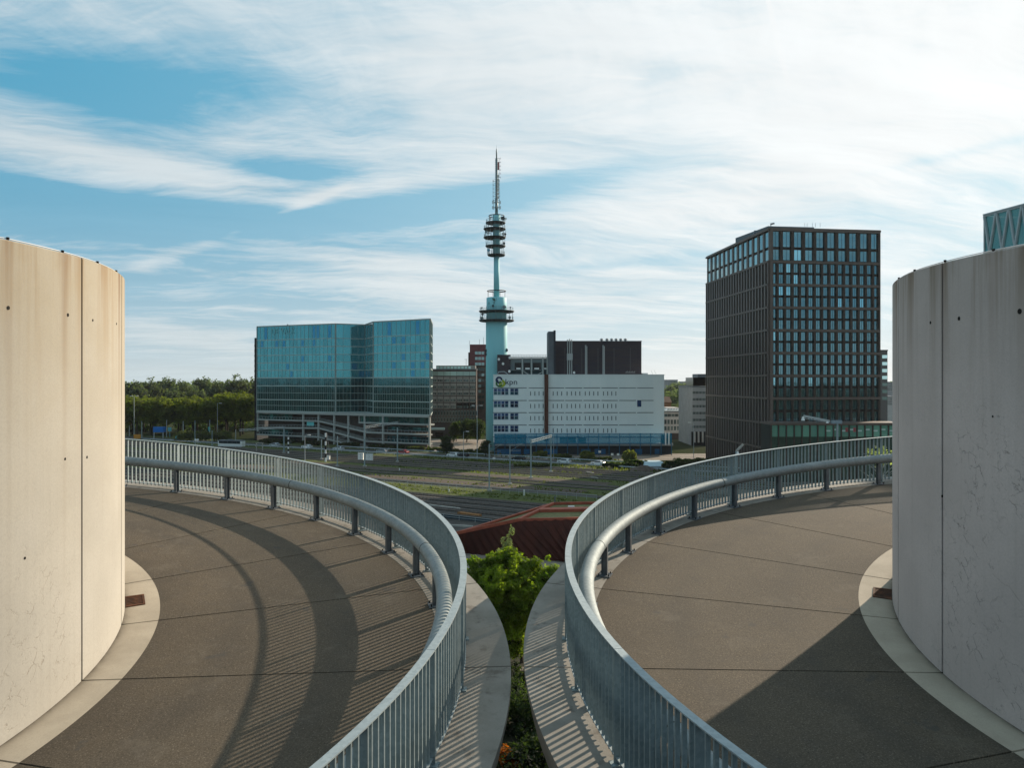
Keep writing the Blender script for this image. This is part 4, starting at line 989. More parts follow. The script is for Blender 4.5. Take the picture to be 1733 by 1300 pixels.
    # tall slab at the left of the plant block
    mb = MB(); mb.box(bx(597), bx(644), Db-3.4, Db+8, zt, bz(112)); mb.build('stair_slab', mat('slate_panel', (.12, .135, .15), .6, var=.2, vs=.3), t)
    mb = MB(); mb.box(bx(644)+.01, bx(660), Db-3.6, Db+8.2, zt, bz(103)); mb.build('slab_edge', mat('slate_dark', (.03, .035, .045), .6), t)
    # open plant deck
    mb = MB(); mb.box(bx(162), bx(275), Db-3, Db+6, zt-.1, bz(310)); mb.build('low_brick_block', bk, t)
    dm = mat('deck_grey', (.15, .19, .20), .7)
    mb = MB(); mb.box(bx(275)+.01, bx(597)-.01, Db-1.0, Db+8, bz(445), bz(340)); 
    for xz in (310, 385, 462, 556): pass
    mb.build('plant_deck', dm, t)
    mb = MB(); mb.box(bx(275)+.01, bx(652), Db+.1, Db+7.5, zt-.1, bz(445)-.01); mb.build('deck_base', mat('deck_teal', (.03, .06, .07), .7), t)
    mb = MB()
    for x0, x1 in ((312, 368), (390, 445), (468, 536), (560, 596)): mb.box(bx(x0), bx(x1), Db-1.12, Db-1.005, bz(438), bz(378))
    mb.build('deck_openings', M_black, t)
    mb = MB()
    for x0, x1 in ((325, 362), (402, 440), (480, 520), (562, 594)): mb.box(bx(x0), bx(x1), Db-1.5, Db-1.13, bz(434), bz(422))
    mb.build('white_fans', M_white, t)
    mb = MB()
    for xz in (377, 455, 553, 590): mb.box(bx(xz)-.25, bx(xz)+.25, Db-1.9, Db-1.4, zt, bz(338))
    mb.box(bx(275), bx(596), Db-1.9, Db-1.4, bz(338), bz(328))
    mb.beam((bx(385), Db-1.6, bz(450)), (bx(440), Db-1.6, zt), .25); mb.beam((bx(560), Db-1.6, bz(450)), (bx(500), Db-1.6, zt), .25)
    mb.build('deck_frame', mat('deck_frame', (.35, .37, .35), .6), t)
    mb = MB()
    for i in range(15): x = bx(275)+(bx(600)-bx(275))*i/14; mb.box(x-.05, x+.05, Db-1.7, Db-1.6, bz(328), bz(310))
    mb.box(bx(275), bx(600), Db-1.7, Db-1.6, bz(311), bz(308)); mb.box(bx(275), bx(600), Db-1.7, Db-1.6, bz(320), bz(318)); mb.build('roof_railing', M_zinc, t)
    # small dishes
    for xz, yz in ((208, 388), (172, 350), (265, 335), (262, 452), (818, 463)):
        mb = MB(); p = Vector((bx(xz), Db-3.4 if xz < 300 else Db-.6, bz(yz))); mb.tube([p, p+Vector((.1, -.25, 0)), p+Vector((.15, -.35, 0))], [.12, .4, .5], 10); mb.tube([p, p+Vector((0, .55, -.1))], .06, 6); mb.build('dish_aerial', M_white, t)
    mb = MB(); x = bx(235); mb.tube([(x-3, Db-4, zt), (x-2.6, Db-4, zt+1.2), (x-.5, Db-4, zt+1.3), (x+1.2, Db-4, zt)], .12, 6); mb.tube([(bx(1495), Db-2, zt+.1), (bx(1480), Db-2, zt+1.8)], .06, 5); mb.tube([(bx(1525), Db-2, zt+.1), (bx(1505), Db-2, zt+1.9)], .06, 5); mb.box(bx(1415), bx(1460), Db, Db+4, zt, zt+.8); mb.build('roof_pipework', M_zinc, t)
exchange()

# ---- telecom tower
def tower():
    D = 282; k = D/F; cx = XX(840.3, D); z_ = lambda v: ZZ(v, D)
    body = mat('turquoise_render', (.25, .57, .60), .6, col2=(.21, .50, .55), vs=.15, stretch=(1, 1, .2)); dkp = mat('platform_dark', (.035, .042, .045), .6); st = mat('mast_steel', (.17, .22, .23), .5, .3)
    t = thing('telecom_tower', 'tall turquoise telecom tower with round platforms and a red and white lattice spire', 'telecom tower', (cx, D, 0))
    def lathe(name, prof, m, n=48, smooth=True, par=t, ox=0):
        mb = MB(); mb.lathe(cx+ox, D, prof, n); o = mb.build(name, m, par)
        for pl in o.data.polygons: pl.use_smooth = len(pl.vertices) == 4 and smooth
        return o
    lathe('shaft', [(3.97, 0), (3.97, z_(545)), (3.75, z_(543.6))], body)
    for v in (560, 580, 600, 620): pass
    lathe('equipment_drum', [(3.75, z_(543.5)), (3.75, z_(504.5)), (3.6, z_(504))], body)
    lathe('neck', [(1.08, z_(504)), (1.02, z_(434))], body, 24)
    lathe('upper_shaft', [(1.36, z_(434)), (1.36, z_(363))], body, 24)
    lathe('mast', [(.55, z_(363)), (.55, z_(336)), (.42, z_(335.9)), (.42, z_(268))], st, 12)
    lathe('spire', [(.22, z_(268)), (.25, z_(256)), (.14, z_(251.5)), (.04, z_(251.4)), (.03, z_(245.5))], st, 8)
    def plat(v, r, th, ox=0.0, rail=None):
        z = z_(v); o = lathe('platform', [(r*.55, z-th*1.4), (r*.93, z-th), (r, z-th*.4), (r, z), (r*.98, z+.02)], dkp, 48, False, ox=ox)
        if rail:
            mb = MB(); n = 20
            for i in range(n): a = 2*pi*i/n; mb.tube([(cx+ox+r*.94*cos(a), D+r*.94*sin(a), z), (cx+ox+r*.94*cos(a), D+r*.94*sin(a), z+rail)], .045, 4)
            for zz in (rail, rail*.55): mb.tube([(cx+ox+r*.94*cos(2*pi*i/40), D+r*.94*sin(2*pi*i/40), z+zz) for i in range(41)], .03, 4, False)
            mb.build('platform_railing', st, o)
    plat(526.5, 6.6, .55, rail=1.3); plat(542, 6.6, .55, rail=1.3)
    for v, r, ox in ((376.5, 3.7, -.45), (387, 4.15, -.9), (401.5, 4.15, -.9), (416, 3.75, -.5), (431, 3.3, -.1)): plat(v, r, .5, ox*.8, rail=1.1)
    def ring(v, r, ox=0):
        mb = MB(); z = z_(v)
        mb.tube([(cx+ox+r*cos(2*pi*i/48), D+r*sin(2*pi*i/48), z) for i in range(49)], .17, 6, False)
        for i in range(8): a = 2*pi*(i+.5)/8; mb.tube([(cx+ox+r*cos(a), D+r*sin(a), z), (cx+ox+r*cos(a), D+r*sin(a), z-2.2)], .05, 4)
        for i in range(4): a = pi/2*i+.4; mb.tube([(cx+r*cos(a), D+r*sin(a), z), (cx+.5*cos(a), D+.5*sin(a), z-.1)], .06, 4)
        mb.build('hoop', dkp, t)
    ring(365.5, 2.85); ring(492.8, 3.4)
    # struts between the platforms
    mb = MB()
    for va, vb, r in ((387, 401.5, 3.9), (401.5, 416, 3.6), (416, 431, 3.1), (376.5, 387, 3.5), (526.5, 542, 6.2)):
        for i in range(14): a = 2*pi*i/14+.2; mb.tube([(cx-.4*(r < 5)+r*cos(a), D+r*sin(a), z_(vb)), (cx-.4*(r < 5)+r*cos(a), D+r*sin(a), z_(va)-.4)], .05, 4)
    mb.build('platform_struts', mat('strut_grey', (.35, .38, .38), .5), t)
    # dishes on the platforms
    for dx, v, r, m_ in ((2.4, 371, .75, dkp), (3.4, 371.5, .45, M_white), (-2.4, 371.5, .5, M_white), (2.6, 397, .6, M_white), (3.3, 397.5, .4, dkp), (-3.0, 395.5, .5, M_white), (-3.9, 394, .45, st), (-2.9, 424.5, .6, mat('blue_dish', (.1, .35, .5), .5)), (2.8, 413, .45, dkp), (-5.2, 532.5, .5, dkp), (4.9, 538, .5, st), (-5.4, 539, .6, st), (-1.2, 519.5, .42, dkp), (2.9, 521.5, .7, st), (3.6, 593, .7, dkp), (-3.9, 594, .6, dkp), (-3.9, 600, .5, dkp), (5.2, 521, .3, st), (-5.5, 522, .3, st)):
        mb = MB(); y = D-(3.9 if abs(dx) < 3.5 and v > 440 else 1.2); p = Vector((cx+dx, y, z_(v))); mb.tube([p, p+Vector((0, -.2, 0)), p+Vector((0, -.45, 0))], [r*.3, r*.8, r], 12)
        mb.tube([p+Vector((0, .1, -.9)), p+Vector((0, .1, .3))], .07, 5); mb.tube([p, Vector((cx+dx*.6, D, z_(v)))], .06, 5); mb.build('dish_aerial', m_, t)
    # lattice with side rungs
    mb = MB(); red = MB(); wh = MB()
    for i in range(24):
        v = 268+i*3.2; z = z_(v); r = .62 if v < 303 else .8; 
        mb.box(cx-r, cx+r, D-.06, D+.06, z-.06, z+.06); mb.box(cx-.06, cx+.06, D-r, D+r, z-.06, z+.06)
        off = 1.55 if v < 305 else 1.2
        if i % 2 == 0:
            mb.box(cx, cx+off, D-.05, D+.05, z-.05, z+.05); mb.box(cx+off-.06, cx+off, D-.35, D+.35, z-.35, z+.35)
            if v > 303: mb.box(cx-off-.1, cx, D-.05, D+.05, z-.05, z+.05); mb.box(cx-off-.16, cx-off-.1, D-.35, D+.35, z-.4, z+.4)
    mb.tube([(cx+1.05, D, z_(300)), (cx+1.05, D, z_(268))], .05, 5); mb.tube([(cx-1.25, D, z_(338)), (cx-1.25, D, z_(303))], .05, 5); mb.tube([(cx+1.15, D, z_(338)), (cx+1.15, D, z_(303))], .05, 5)
    mb.build('aerial_rungs', dkp, t)
    mb = MB(); mb.box(cx+.45, cx+1.0, D-.2, D+.2, z_(287), z_(274)); mb.build('red_aerial', mat('faded_red', (.42, .16, .16), .6), t)
    mb = MB()
    for v in (300, 306, 312, 318, 324, 330, 336): mb.box(cx+.43, cx+.95, D-.2, D+.2, z_(v), z_(v-4.3))
    mb.build('pale_aerials', mat('pale_aerial', (.5, .52, .48), .6), t)
    mb = MB()
    for v in (342.5, 351): 
        for i in range(8): a = 2*pi*i/8; mb.beam((cx, D, z_(v)), (cx+1.5*cos(a), D+1.5*sin(a), z_(v)), .1); mb.box(cx+1.5*cos(a)-.12, cx+1.5*cos(a)+.12, D+1.5*sin(a)-.12, D+1.5*sin(a)+.12, z_(v)-.6, z_(v)+.6)
    mb.build('dipole_rings', mat('strut_grey', (0, 0, 0)), t)
    # letters wrapped round the equipment drum
    w = Wall((cx-3.1, D-2.35), (cx-.4, D-3.9)); txt(w, 'AMS-IX', .15, w.L-.1, z_(516.5), 1.0, .05, mat('dark_teal_letters', (.02, .07, .08), .6), t)
    mb = MB(); p = (cx-.9, D-3.7, z_(509)); 
    mb.tube([(p[0]-.5, p[1]-.05, p[2]+.5), (p[0]+.1, p[1]-.2, p[2]+.1), (p[0]+.5, p[1]-.12, p[2]-.4)], [.25, .5, .1], 8); mb.build('leaf_emblem', mat('sage_emblem', (.06, .16, .13), .6), t)
    mb = MB(); mb.box(cx-.03, cx+.03, D-3.79, D-3.75, z_(511), z_(504.6)); mb.build('drum_seam', dkp, t)
tower()

# ---- grid facades helper
def grid_windows(w, t, xs, zs, m, depth=-.25, th=.05, name='window', cap=100, tones=None, mull=None):
    cells = [(x0, x1, z0, z1) for (z0, z1) in zs for (x0, x1) in xs]
    rest = MB(); n = 0
    for i, (x0, x1, z0, z1) in enumerate(cells):
        tn = tones(x0, z0) if tones else .8+.4*rnd.random()
        mb = MB() if n < cap else rest; mb.t = tn
        w.box(mb, x0, x1, z0, z1, depth-th, depth)
        if mull: 
            mb.t = .15; xm = (x0+x1)/2; w.box(mb, xm-mull, xm+mull, z0, z1, depth+.001, depth+.04)
        if n < cap: mb.build(name, m, t)
        n += 1
    if rest.v: o = rest.build(name, m, t); o['kind'] = 'stuff'

# ---- brown office tower on the right
def brown_tower():
    D = 200; Df = 247
    pm = mat('bronze_piers', (.062, .046, .038), .55, .25, var=.25, vs=.5); pl = mat('bronze_bands', (.13, .10, .085), .5, .3); bk = mat('bronze_spandrel', (.03, .024, .022), .6)
    N_ = (XX(1302.5, D), D); R_ = (XX(1489, 204), 204); L_ = (XX(1197, Df), Df)
    t = thing('brown_office_tower', 'tall bronze brown office tower with teal windows in a dense grid', 'office building', (N_[0], N_[1], 0))
    zt = ZZ(388, D)
    bkpt = (R_[0]+(L_[0]-N_[0]), R_[1]+(L_[1]-N_[1]))
    mb = MB(); poly = [N_, R_, bkpt, L_]
    c = Vector((sum(p[0] for p in poly)/4, sum(p[1] for p in poly)/4)); ins = [(p[0]+(c.x-p[0])*.02, p[1]+(c.y-p[1])*.02) for p in poly]
    mb.prism(ins, 0, zt-.5); mb.build('core', bk, t)
    fw = Wall(N_, R_); lw = Wall(L_, N_); rw = Wall(R_, bkpt)
    zb = [zt, ZZ(442.5, D)]
    for i in range(7): zb.append(ZZ(442.5+39*(i+1)-.4*i, D))
    ground = ZZ(717, D)
    zb[-1] = ground
    g = glassmat('tower_glass', (.15, .29, .33), .05, .8)
    # front: piers, spandrels, windows
    pr, sp = MB(), MB()
    Lf = fw.L; xs10 = [(Lf*(i+.16)/10, Lf*(i+.92)/10) for i in range(10)]; xs15 = [(Lf*(i+.17)/15, Lf*(i+.93)/15) for i in range(15)]
    for i in range(11): a = Lf*(i+.03)/10 if i < 10 else Lf-.2; fw.box(pr, max(a-.40, 0), min(a+.40, Lf), zb[1]+.35, zb[0]-.45, -.3, .22)
    for i in range(16): a = Lf*(i+.05)/15 if i < 15 else Lf-.2; fw.box(pr, max(a-.30, 0), min(a+.30, Lf), ground, zb[1]-.35, -.3, .22)
    for k, z in enumerate(zb): fw.box(sp, 0, Lf, z-.38, z+.28, -.3, .34)
    zs10, zs15 = [], []
    h = zb[0]-zb[1]; zs10 = [(zb[1]+h*.47, zb[0]-.5), (zb[1]+.5, zb[1]+h*.38)]
    for k in range(1, len(zb)-1):
        a, b = zb[k], zb[k+1]; h = a-b; zs15 += [(b+h*.545, a-.5), (b+.35, b+h*.44)]
    tn = lambda x, z: .8+.35*rnd.random() if rnd.random() > .04 else 2.2
    grid_windows(fw, t, xs10, zs10, g, -.26, .05, 'window', 100, tn, .05)
    grid_windows(fw, t, xs15, zs15, g, -.26, .05, 'window', 80, tn, .05)
    pr.build('piers', pm, t)
    sp.build('storey_bands', pl, t)
    # left face: deep fins with pale slots on the top storeys
    pr, sp, gl = MB(), MB(), MB(); Ll = lw.L
    for k, z in enumerate(zb+[ZZ(738, Df), .3]): lw.box(sp, 0, Ll, z-.26, z+.26, -.3, .62)
    for i in range(14): a = Ll*(i+.0)/13; lw.box(pr, max(a-.55, 0), min(a+.55, Ll), zb[1]+.3, zb[0]-.3, -.3, .1)
    for i in range(25): a = Ll*i/24; lw.box(pr, max(a-.42, 0), min(a+.42, Ll), 0, zb[1]-.3, -.3, .55)
    for k in range(1, len(zb)-1): lw.box(sp, 0, Ll, (zb[k]+zb[k+1])/2-.4, (zb[k]+zb[k+1])/2+.4, -.28, -.1)
    pr.build('fins', mat('bronze_fins', (.12, .10, .09), .45, .4), t); sp.build('side_bands', pl, t)
    g2 = glassmat('tower_side_glass', (.55, .80, .82), .05, .8)
    for k, (za, zz_) in enumerate(zs10):
        mb = MB()
        for i in range(13): mb.t = .5+.2*rnd.random(); a = Ll*(i+.5)/13; lw.box(mb, a-1.25, a+1.25, za, zz_, -.2, -.1)
        mb.build('side_window_row', g2, t)
    g3 = glassmat('slot_glass', (.10, .14, .15), .15, .6)
    for (za, zz_) in zs15:
        mb = MB()
        for i in range(24): mb.t = .5+.8*rnd.random(); a = Ll*(i+.5)/24; lw.box(mb, a-.5, a+.5, za, zz_, -.29, -.24)
        mb.build('side_window_row', g3, t)
    mb = MB(); fw.box(mb, -.05, .75, 0, zt+.3, .0, .5); mb.build('corner_pier', pl, t)
    # right flank and roof
    mb = MB(); rw.box(mb, 0, rw.L, 0, zt, -.5, .2); mb.build('flank', pm, t)
    mb = MB()
    for ww in (fw, lw, rw): ww.box(mb, 0, ww.L, zt+.0, zt+.5, -.5, .36)
    mb.prism(ins, zt-.49, zt-.1); mb.build('roof', pl, t)
    pz = zt+2.6; mb = MB(); a = fw.p(3.5, 0, -8); b = fw.p(17, 0, -8); cc = fw.p(14, 0, -26); dd = fw.p(2, 0, -26)
    mb.prism([(a.x, a.y), (b.x, b.y), (cc.x, cc.y), (dd.x, dd.y)], zt, pz); e = fw.p(17.05, 0, -10)
    mb.hexa([(b.x+.01, b.y, zt), (b.x+7, b.y, zt), (b.x+7, b.y+6, zt), (b.x+.01, b.y+6, zt), (b.x+.01, b.y, pz-.6), (b.x+7, b.y, zt+.5), (b.x+7, b.y+6, zt+.5), (b.x+.01, b.y+6, pz-.6)])
    mb.build('rooftop_plant', mat('slate_plant', (.11, .145, .165), .6), t)
    mb = MB(); p = fw.p(.6, zt+.4, -.5); mb.tube([p, p+Vector((0, 0, 1.0))], .1, 6); mb.tube([p+Vector((-.1, 0, 1.1)), p+Vector((.9, 0, 1.3))], .22, 8)
    p = lw.p(Ll*.78, zt+.4, -.6); mb.box(p.x-.5, p.x+.5, p.y, p.y+1, p.z, p.z+.9); mb.box(p.x-.3, p.x+.1, p.y, p.y+.6, p.z+.9, p.z+1.4); mb.build('rooftop_camera', M_postsh, t)
    mb = MB()
    for u in (1362, 1366, 1375, 1380, 1388): x = XX(u, 210); mb.tube([(x, 210, pz), (x, 210, pz+1.2)], .05, 4)
    mb.build('roof_aerials', M_zinc, t)
    # glazed podium in front of the foot, running on past the tower
    D2 = 192
    pd = thing('glazed_podium', 'low green glazed podium with brown posts at the foot of the brown tower', 'podium', (XX(1305, D2), D2, 0))
    A, B = (XX(1304, D2), D2), (XX(1530, D2), D2); w = Wall(A, B); z1 = ZZ(718, D2)
    mb = MB(); mb.prism([(A[0], D2+.3), (B[0], D2+.3), (B[0]+2, D2+7.5), (A[0], D2+7.5)], 0, z1-.2); mb.build('interior', mat('podium_interior', (.03, .035, .03), .8), pd)
    mb = MB(); w.box(mb, -.1, w.L, z1-.2, z1+.35, -7.4, .35); mb.build('roof', pl, pd)
    n = 17; mb = MB()
    for i in range(n+1): a = min(max(w.L*i/n, .15), w.L-.15); w.box(mb, a-.15, a+.15, 0, z1-.2, -.1, .25)
    mb.build('posts', pm, pd)
    gg = glassmat('green_podium_glass', (.25, .58, .48), .08, .6, .05); mid = z1-3.2
    for i in range(n):
        a0, a1 = w.L*i/n+.15, w.L*(i+1)/n-.15
        mb = MB(); mb.t = .7+.4*rnd.random(); w.box(mb, a0, a1, mid, z1-.35, -.05, 0); mb.t = .12+.1*rnd.random(); w.box(mb, a0, a1, .1, mid-.05, -.05, 0)
        o = mb.build('window', gg, pd)
        if i in (9, 10): mb = MB(); w.box(mb, a0+.9, a1-.1, mid+1.2, z1-.9, .003, .02); mb.build('red_reflection', mat('reflected_red', (.30, .06, .07), .5), o)  # red reflection in the glass, painted as a flat panel
        if i > 6: mb = MB(); w.box(mb, a0, a1-.6, z1-1.6-.3*(i % 2), z1-1.2-.3*(i % 2), .003, .015); mb.build('white_reflection', mat('reflected_white', (.4, .5, .47), .4), o)  # pale reflections in the glass, painted as strips
    # floodlight jib above the podium
    D3 = 185
    j = thing('lamp_jib', 'long pale lamp jib hanging in front of the brown tower above its podium', 'lamp jib', (XX(1421, D3), D3, 0))
    mb = MB(); mb.beam(P(1360, 704, D3), P(1404, 713, D3), .22, .5); mb.beam(P(1360, 708, D3), P(1404, 715, D3), .12); 
    for i in range(8): f = i/8; mb.beam(P(1360+44*f, 704+9*f, D3), P(1360+44*(f+.08), 708+7*(f+.08), D3), .08)
    mb.build('arm', M_zinc, j)
    p = P(1417, 714, D3); mb = MB(); mb.box(P(1407, 0, D3).x, P(1424, 0, D3).x, D3-.4, D3+.4, ZZ(717, D3), ZZ(711.5, D3)); mb.build('counterweight', mat('blue_grey_box', (.22, .28, .32), .5), j)
    mb = MB(); mb.box(p.x-.2, p.x+.2, D3-.2, D3+.2, 0, ZZ(717, D3)-.002); mb.build('post', M_pole, j)
    mb = MB(); q = P(1359, 709.5, D3); mb.tube([q+Vector((0, 0, .6)), q, q+Vector((0, 0, -.35))], [.2, .35, .45], 10); q = P(1400, 715, D3); mb.tube([q+Vector((0, 0, .2)), q+Vector((0, 0, -.2))], [.2, .35], 10); mb.build('lamps', M_white, j)
    D4 = 178
    j = thing('lamp_jib', 'short pale lamp jib rising behind the right railing at the foot of the brown tower', 'lamp jib', (XX(1245, D4), D4, 0))
    mb = MB(); mb.beam(P(1258, 752, D4), P(1246, 764, D4), .35, .5); mb.build('arm', M_concm, j)
    mb = MB(); mb.beam(P(1246, 764, D4), P(1245, 790, D4), .35); q = P(1245, 790, D4); mb.box(q.x-.2, q.x+.2, D4-.2, D4+.2, 0, q.z-.01); mb.build('post', M_pole, j)
    mb = MB(); q = P(1248, 766.5, D4); mb.tube([q+Vector((0, 0, .3)), q+Vector((0, 0, -.3))], [.25, .4], 10); mb.build('lamp', M_white, j)
brown_tower()

# ---- buildings behind
def simple_block(name, label, u0, u1, v0, D, depth, wallm, rows, winm, recess=.12, base_v=None, cat='office building', roofm=None, side=None, fmt='window_row', u0b=None):
    t = thing(name, label, cat, (XX((u0+u1)/2, D), D, 0)); x0, x1 = XX(u0, D), XX(u1, D); zt = ZZ(v0, D)
    mb = MB(); mb.box(x0, x1, D, D+depth, 0, zt); mb.build('wall', wallm, t)
    w = Wall((x0, D), (x1, D))
    for (va, vb, n, fill) in rows:
        mb = MB(); za, zb = ZZ(vb, D), ZZ(va, D); gap = 1-fill
        for i in range(n):
            a0, a1 = w.L*(i+gap/2)/n, w.L*(i+1-gap/2)/n; mb.t = .5+.9*rnd.random(); w.box(mb, a0, a1, za, zb, -.05, recess)
        mb.build(fmt, winm, t)
    mb = MB(); mb.box(x0-.15, x1+.15, D-.15, D+depth+.15, zt+.002, zt+.45); mb.build('roof', roofm or M_postsh, t)
    return t, w
gw = glassmat('office_glass', (.10, .14, .14), .1, .5)
gt = glassmat('pale_teal_glass', (.30, .42, .38), .15, .4)
beige = mat('greige_panels', (.27, .26, .235), .8, var=.2, vs=.3)
taupe = mat('dark_taupe_brick', (.075, .06, .055), .85, var=.2, vs=.3)
# greige office with big grid
t, w = simple_block('grey_grid_office', 'grey office with a seven bay window grid right of the glass block', 726, 806, 626, 345, 20, taupe, [], gw, .1)
D = 345
for r in range(5):
    for c in range(7):
        x0, x1 = XX(729.5+c*10.9, D), XX(729.5+(c+1)*10.9-1.2, D); z1, z0 = ZZ(638+r*11.1, D), ZZ(638+(r+1)*11.1-1.6, D)
        mb = MB(); mb.box(x0, x1, D-.12, D-.002, z0, z1); o = mb.build('window', mat('greige_panels', (0, 0, 0)) if not (r == 4 and c > 3) else gt, t)
        mb = MB(); n = 3
        for i in range(n): mb.t = .4+1.2*rnd.random(); mb.box(x0+.2+(x1-x0-.3)*i/n, x0+.05+(x1-x0-.3)*(i+1)/n, D-.16, D-.121, z0+.35, z0+(z1-z0)*.55)
        mb.build('panes', gw, o)
mb = MB()
for c in range(7): mb.t = .8+.4*rnd.random(); mb.box(XX(729.5+c*10.9, D), XX(729.5+(c+1)*10.9-.5, D), D-.12, D-.002, ZZ(636, D), ZZ(629, D))
mb.build('top_glazing', gt, t)
for r in range(2):
    mb = MB()
    for c in range(16): 
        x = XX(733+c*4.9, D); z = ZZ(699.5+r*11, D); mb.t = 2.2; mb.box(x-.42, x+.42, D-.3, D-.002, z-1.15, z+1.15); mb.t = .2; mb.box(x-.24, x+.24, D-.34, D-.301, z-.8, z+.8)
    mb.build('pill_window_row', gw, t)
mb = MB(); mb.box(XX(737, D), XX(804, D), D+3, D+14, ZZ(625, D), ZZ(618.5, D)); mb.build('penthouse', beige, t)
mb = MB(); 
for c in range(10): mb.t = 1.8; mb.box(XX(738+c*6, D), XX(742+c*6, D), D+2.9, D+2.99, ZZ(624, D), ZZ(620, D))
mb.build('penthouse_louvres', gt, t)
mb = MB(); mb.tube([(XX(788, D), D+4, ZZ(618, D)), (XX(788, D), D+4, ZZ(607, D))], .08, 5); mb.tube([(XX(785, D), D+4, ZZ(608, D)), (XX(790, D), D+4, ZZ(608, D))], .06, 5); mb.build('roof_aerial', M_postsh, t)
mb = MB(); Dq = 338; mb.box(XX(729, Dq), XX(752, Dq), Dq, Dq+3, ZZ(728, Dq), ZZ(724.5, Dq)); mb.build('entrance_canopy', mat('pale_canopy', (.4, .5, .47), .5), t)
mb = MB(); mb.box(XX(737, D), XX(750, D), D-.2, D-.15, .2, ZZ(732, D)); mb.build('entrance_glass', gt, t)
# red brick tower
redb = mat('red_brick', (.14, .045, .05), .85, col2=(.10, .035, .04), vs=.4)
brn = mat('brown_brick', (.07, .048, .042), .85, var=.25, vs=.3)
Dr = 360
t = thing('red_brick_tower', 'slim tower with a red brick top standing behind the telecom tower', 'office building', (XX(810, Dr), Dr, 0))
mb = MB(); mb.box(XX(797, Dr), XX(832, Dr), Dr, Dr+16, 0, ZZ(618, Dr)); mb.build('wall', brn, t)
mb = MB(); mb.box(XX(795, Dr), XX(832, Dr), Dr-.2, Dr+16.2, ZZ(618, Dr)+.002, ZZ(583, Dr)); mb.build('red_top', redb, t)
mb = MB(); mb.box(XX(792.5, Dr+3), XX(794.8, Dr+3), Dr+3, Dr+12, 0, ZZ(596, Dr)); mb.build('side_bay', brn, t)
for r in range(11):
    mb = MB(); v = 595+r*9.3
    for c in range(3): mb.t = 2.4 if (r in (0, 1) or rnd.random() < .25) else .5; x = XX(804+c*5.5, Dr); mb.box(x, x+1.3, Dr-.3, Dr-.2 if r < 2 else Dr-.002, ZZ(v+5, Dr), ZZ(v, Dr))
    mb.build('window_row', gw, t)
mb = MB()
for u, h in ((794, 2), (811, 2.6), (818, 3.6)): mb.tube([(XX(u, Dr), Dr+2, ZZ(583, Dr)), (XX(u, Dr), Dr+2, ZZ(583, Dr)+h)], .07, 4)
mb.build('roof_aerials', M_postsh, t)
# right-hand blocks
offw = mat('white_office_wall', (.50, .46, .43), .8, var=.12, vs=.3)
t, w = simple_block('white_low_office', 'low cream office with dark square windows right of the white building', 1118, 1172, 698, 335, 22, offw, [(700.5, 705.5, 9, .92), (710.5, 718, 10, .72), (721.5, 728.5, 10, .72)], gw, .04)
mb = MB(); mb.box(XX(1130, 336), XX(1151, 336), 337, 348, ZZ(698, 336), ZZ(690.5, 336)); mb.build('penthouse', offw, t)
mb = MB()
for c in range(11): x = XX(1122+c*4.6, 334.8); mb.hexa([(x, 334.8, ZZ(698, 335)+.5), (x+1.1, 334.8, ZZ(698, 335)+.5), (x+1.1, 340, ZZ(698, 335)+.5), (x, 340, ZZ(698, 335)+.5), (x, 334.8, ZZ(698, 335)+.55), (x+1.1, 334.8, ZZ(698, 335)+1.5), (x+1.1, 340, ZZ(698, 335)+1.5), (x, 340, ZZ(698, 335)+.55)])
mb.build('sawtooth_roof', M_white, t)
mb = MB(); mb.box(XX(1120, 334), XX(1172, 334), 333.5, 334.9, ZZ(748, 334), ZZ(733.5, 334)); mb.build('ground_floor', mat('pillar_shade', (.07, .055, .05), .8), t)
greyc = mat('grey_concrete_slab', (.30, .30, .30), .8, var=.15, vs=.3)
t, w = simple_block('grey_strip_office', 'grey concrete office with strips of small windows left of the brown tower', 1172, 1204, 655.5, 300, 25, greyc, [(662.5+i*11.6, 666.5+i*11.6, 13, .68) for i in range(6)], gw, .04)
mb = MB(); mb.box(XX(1174, 301), XX(1199, 301), 302, 315, ZZ(655, 301)+.45, ZZ(639, 301)); mb.build('glass_top', gt, t)
mb = MB(); mb.box(XX(1166.5, 320), XX(1174, 320), 320, 326, 5, ZZ(639, 320)); mb.build('stair_tower', mat('pinkish_wall', (.36, .30, .27), .8), t)
mb = MB(); mb.box(XX(1182, 302), XX(1198, 302), 303, 312, ZZ(639, 301), ZZ(633, 301)); mb.build('roof_plant', M_postsh, t)
mb = MB()
for u in (1175, 1181.5, 1188.5): mb.box(XX(u, 299), XX(u+1.7, 299), 298.6, 299.9, ZZ(749, 299), ZZ(731, 299))
mb.build('pillars', offw, t)
mb = MB(); mb.box(XX(1172, 298), XX(1204, 298), 299.92, 299.99, 0, ZZ(731, 299)); mb.build('dark_base', M_black, t)
tp = mat('taupe_tiles', (.13, .12, .115), .8)
t, w = simple_block('taupe_side_tower', 'slim taupe block with bright windows squeezed behind the right edge of the brown tower', 1480, 1502, 594, 300, 15, tp, [], gw, .04, roofm=tp)
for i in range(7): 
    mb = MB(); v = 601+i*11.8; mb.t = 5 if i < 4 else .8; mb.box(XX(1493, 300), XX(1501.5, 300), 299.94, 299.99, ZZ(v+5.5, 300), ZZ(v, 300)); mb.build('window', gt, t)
fara = mat('far_pale_wall', (.30, .29, .29), .9)
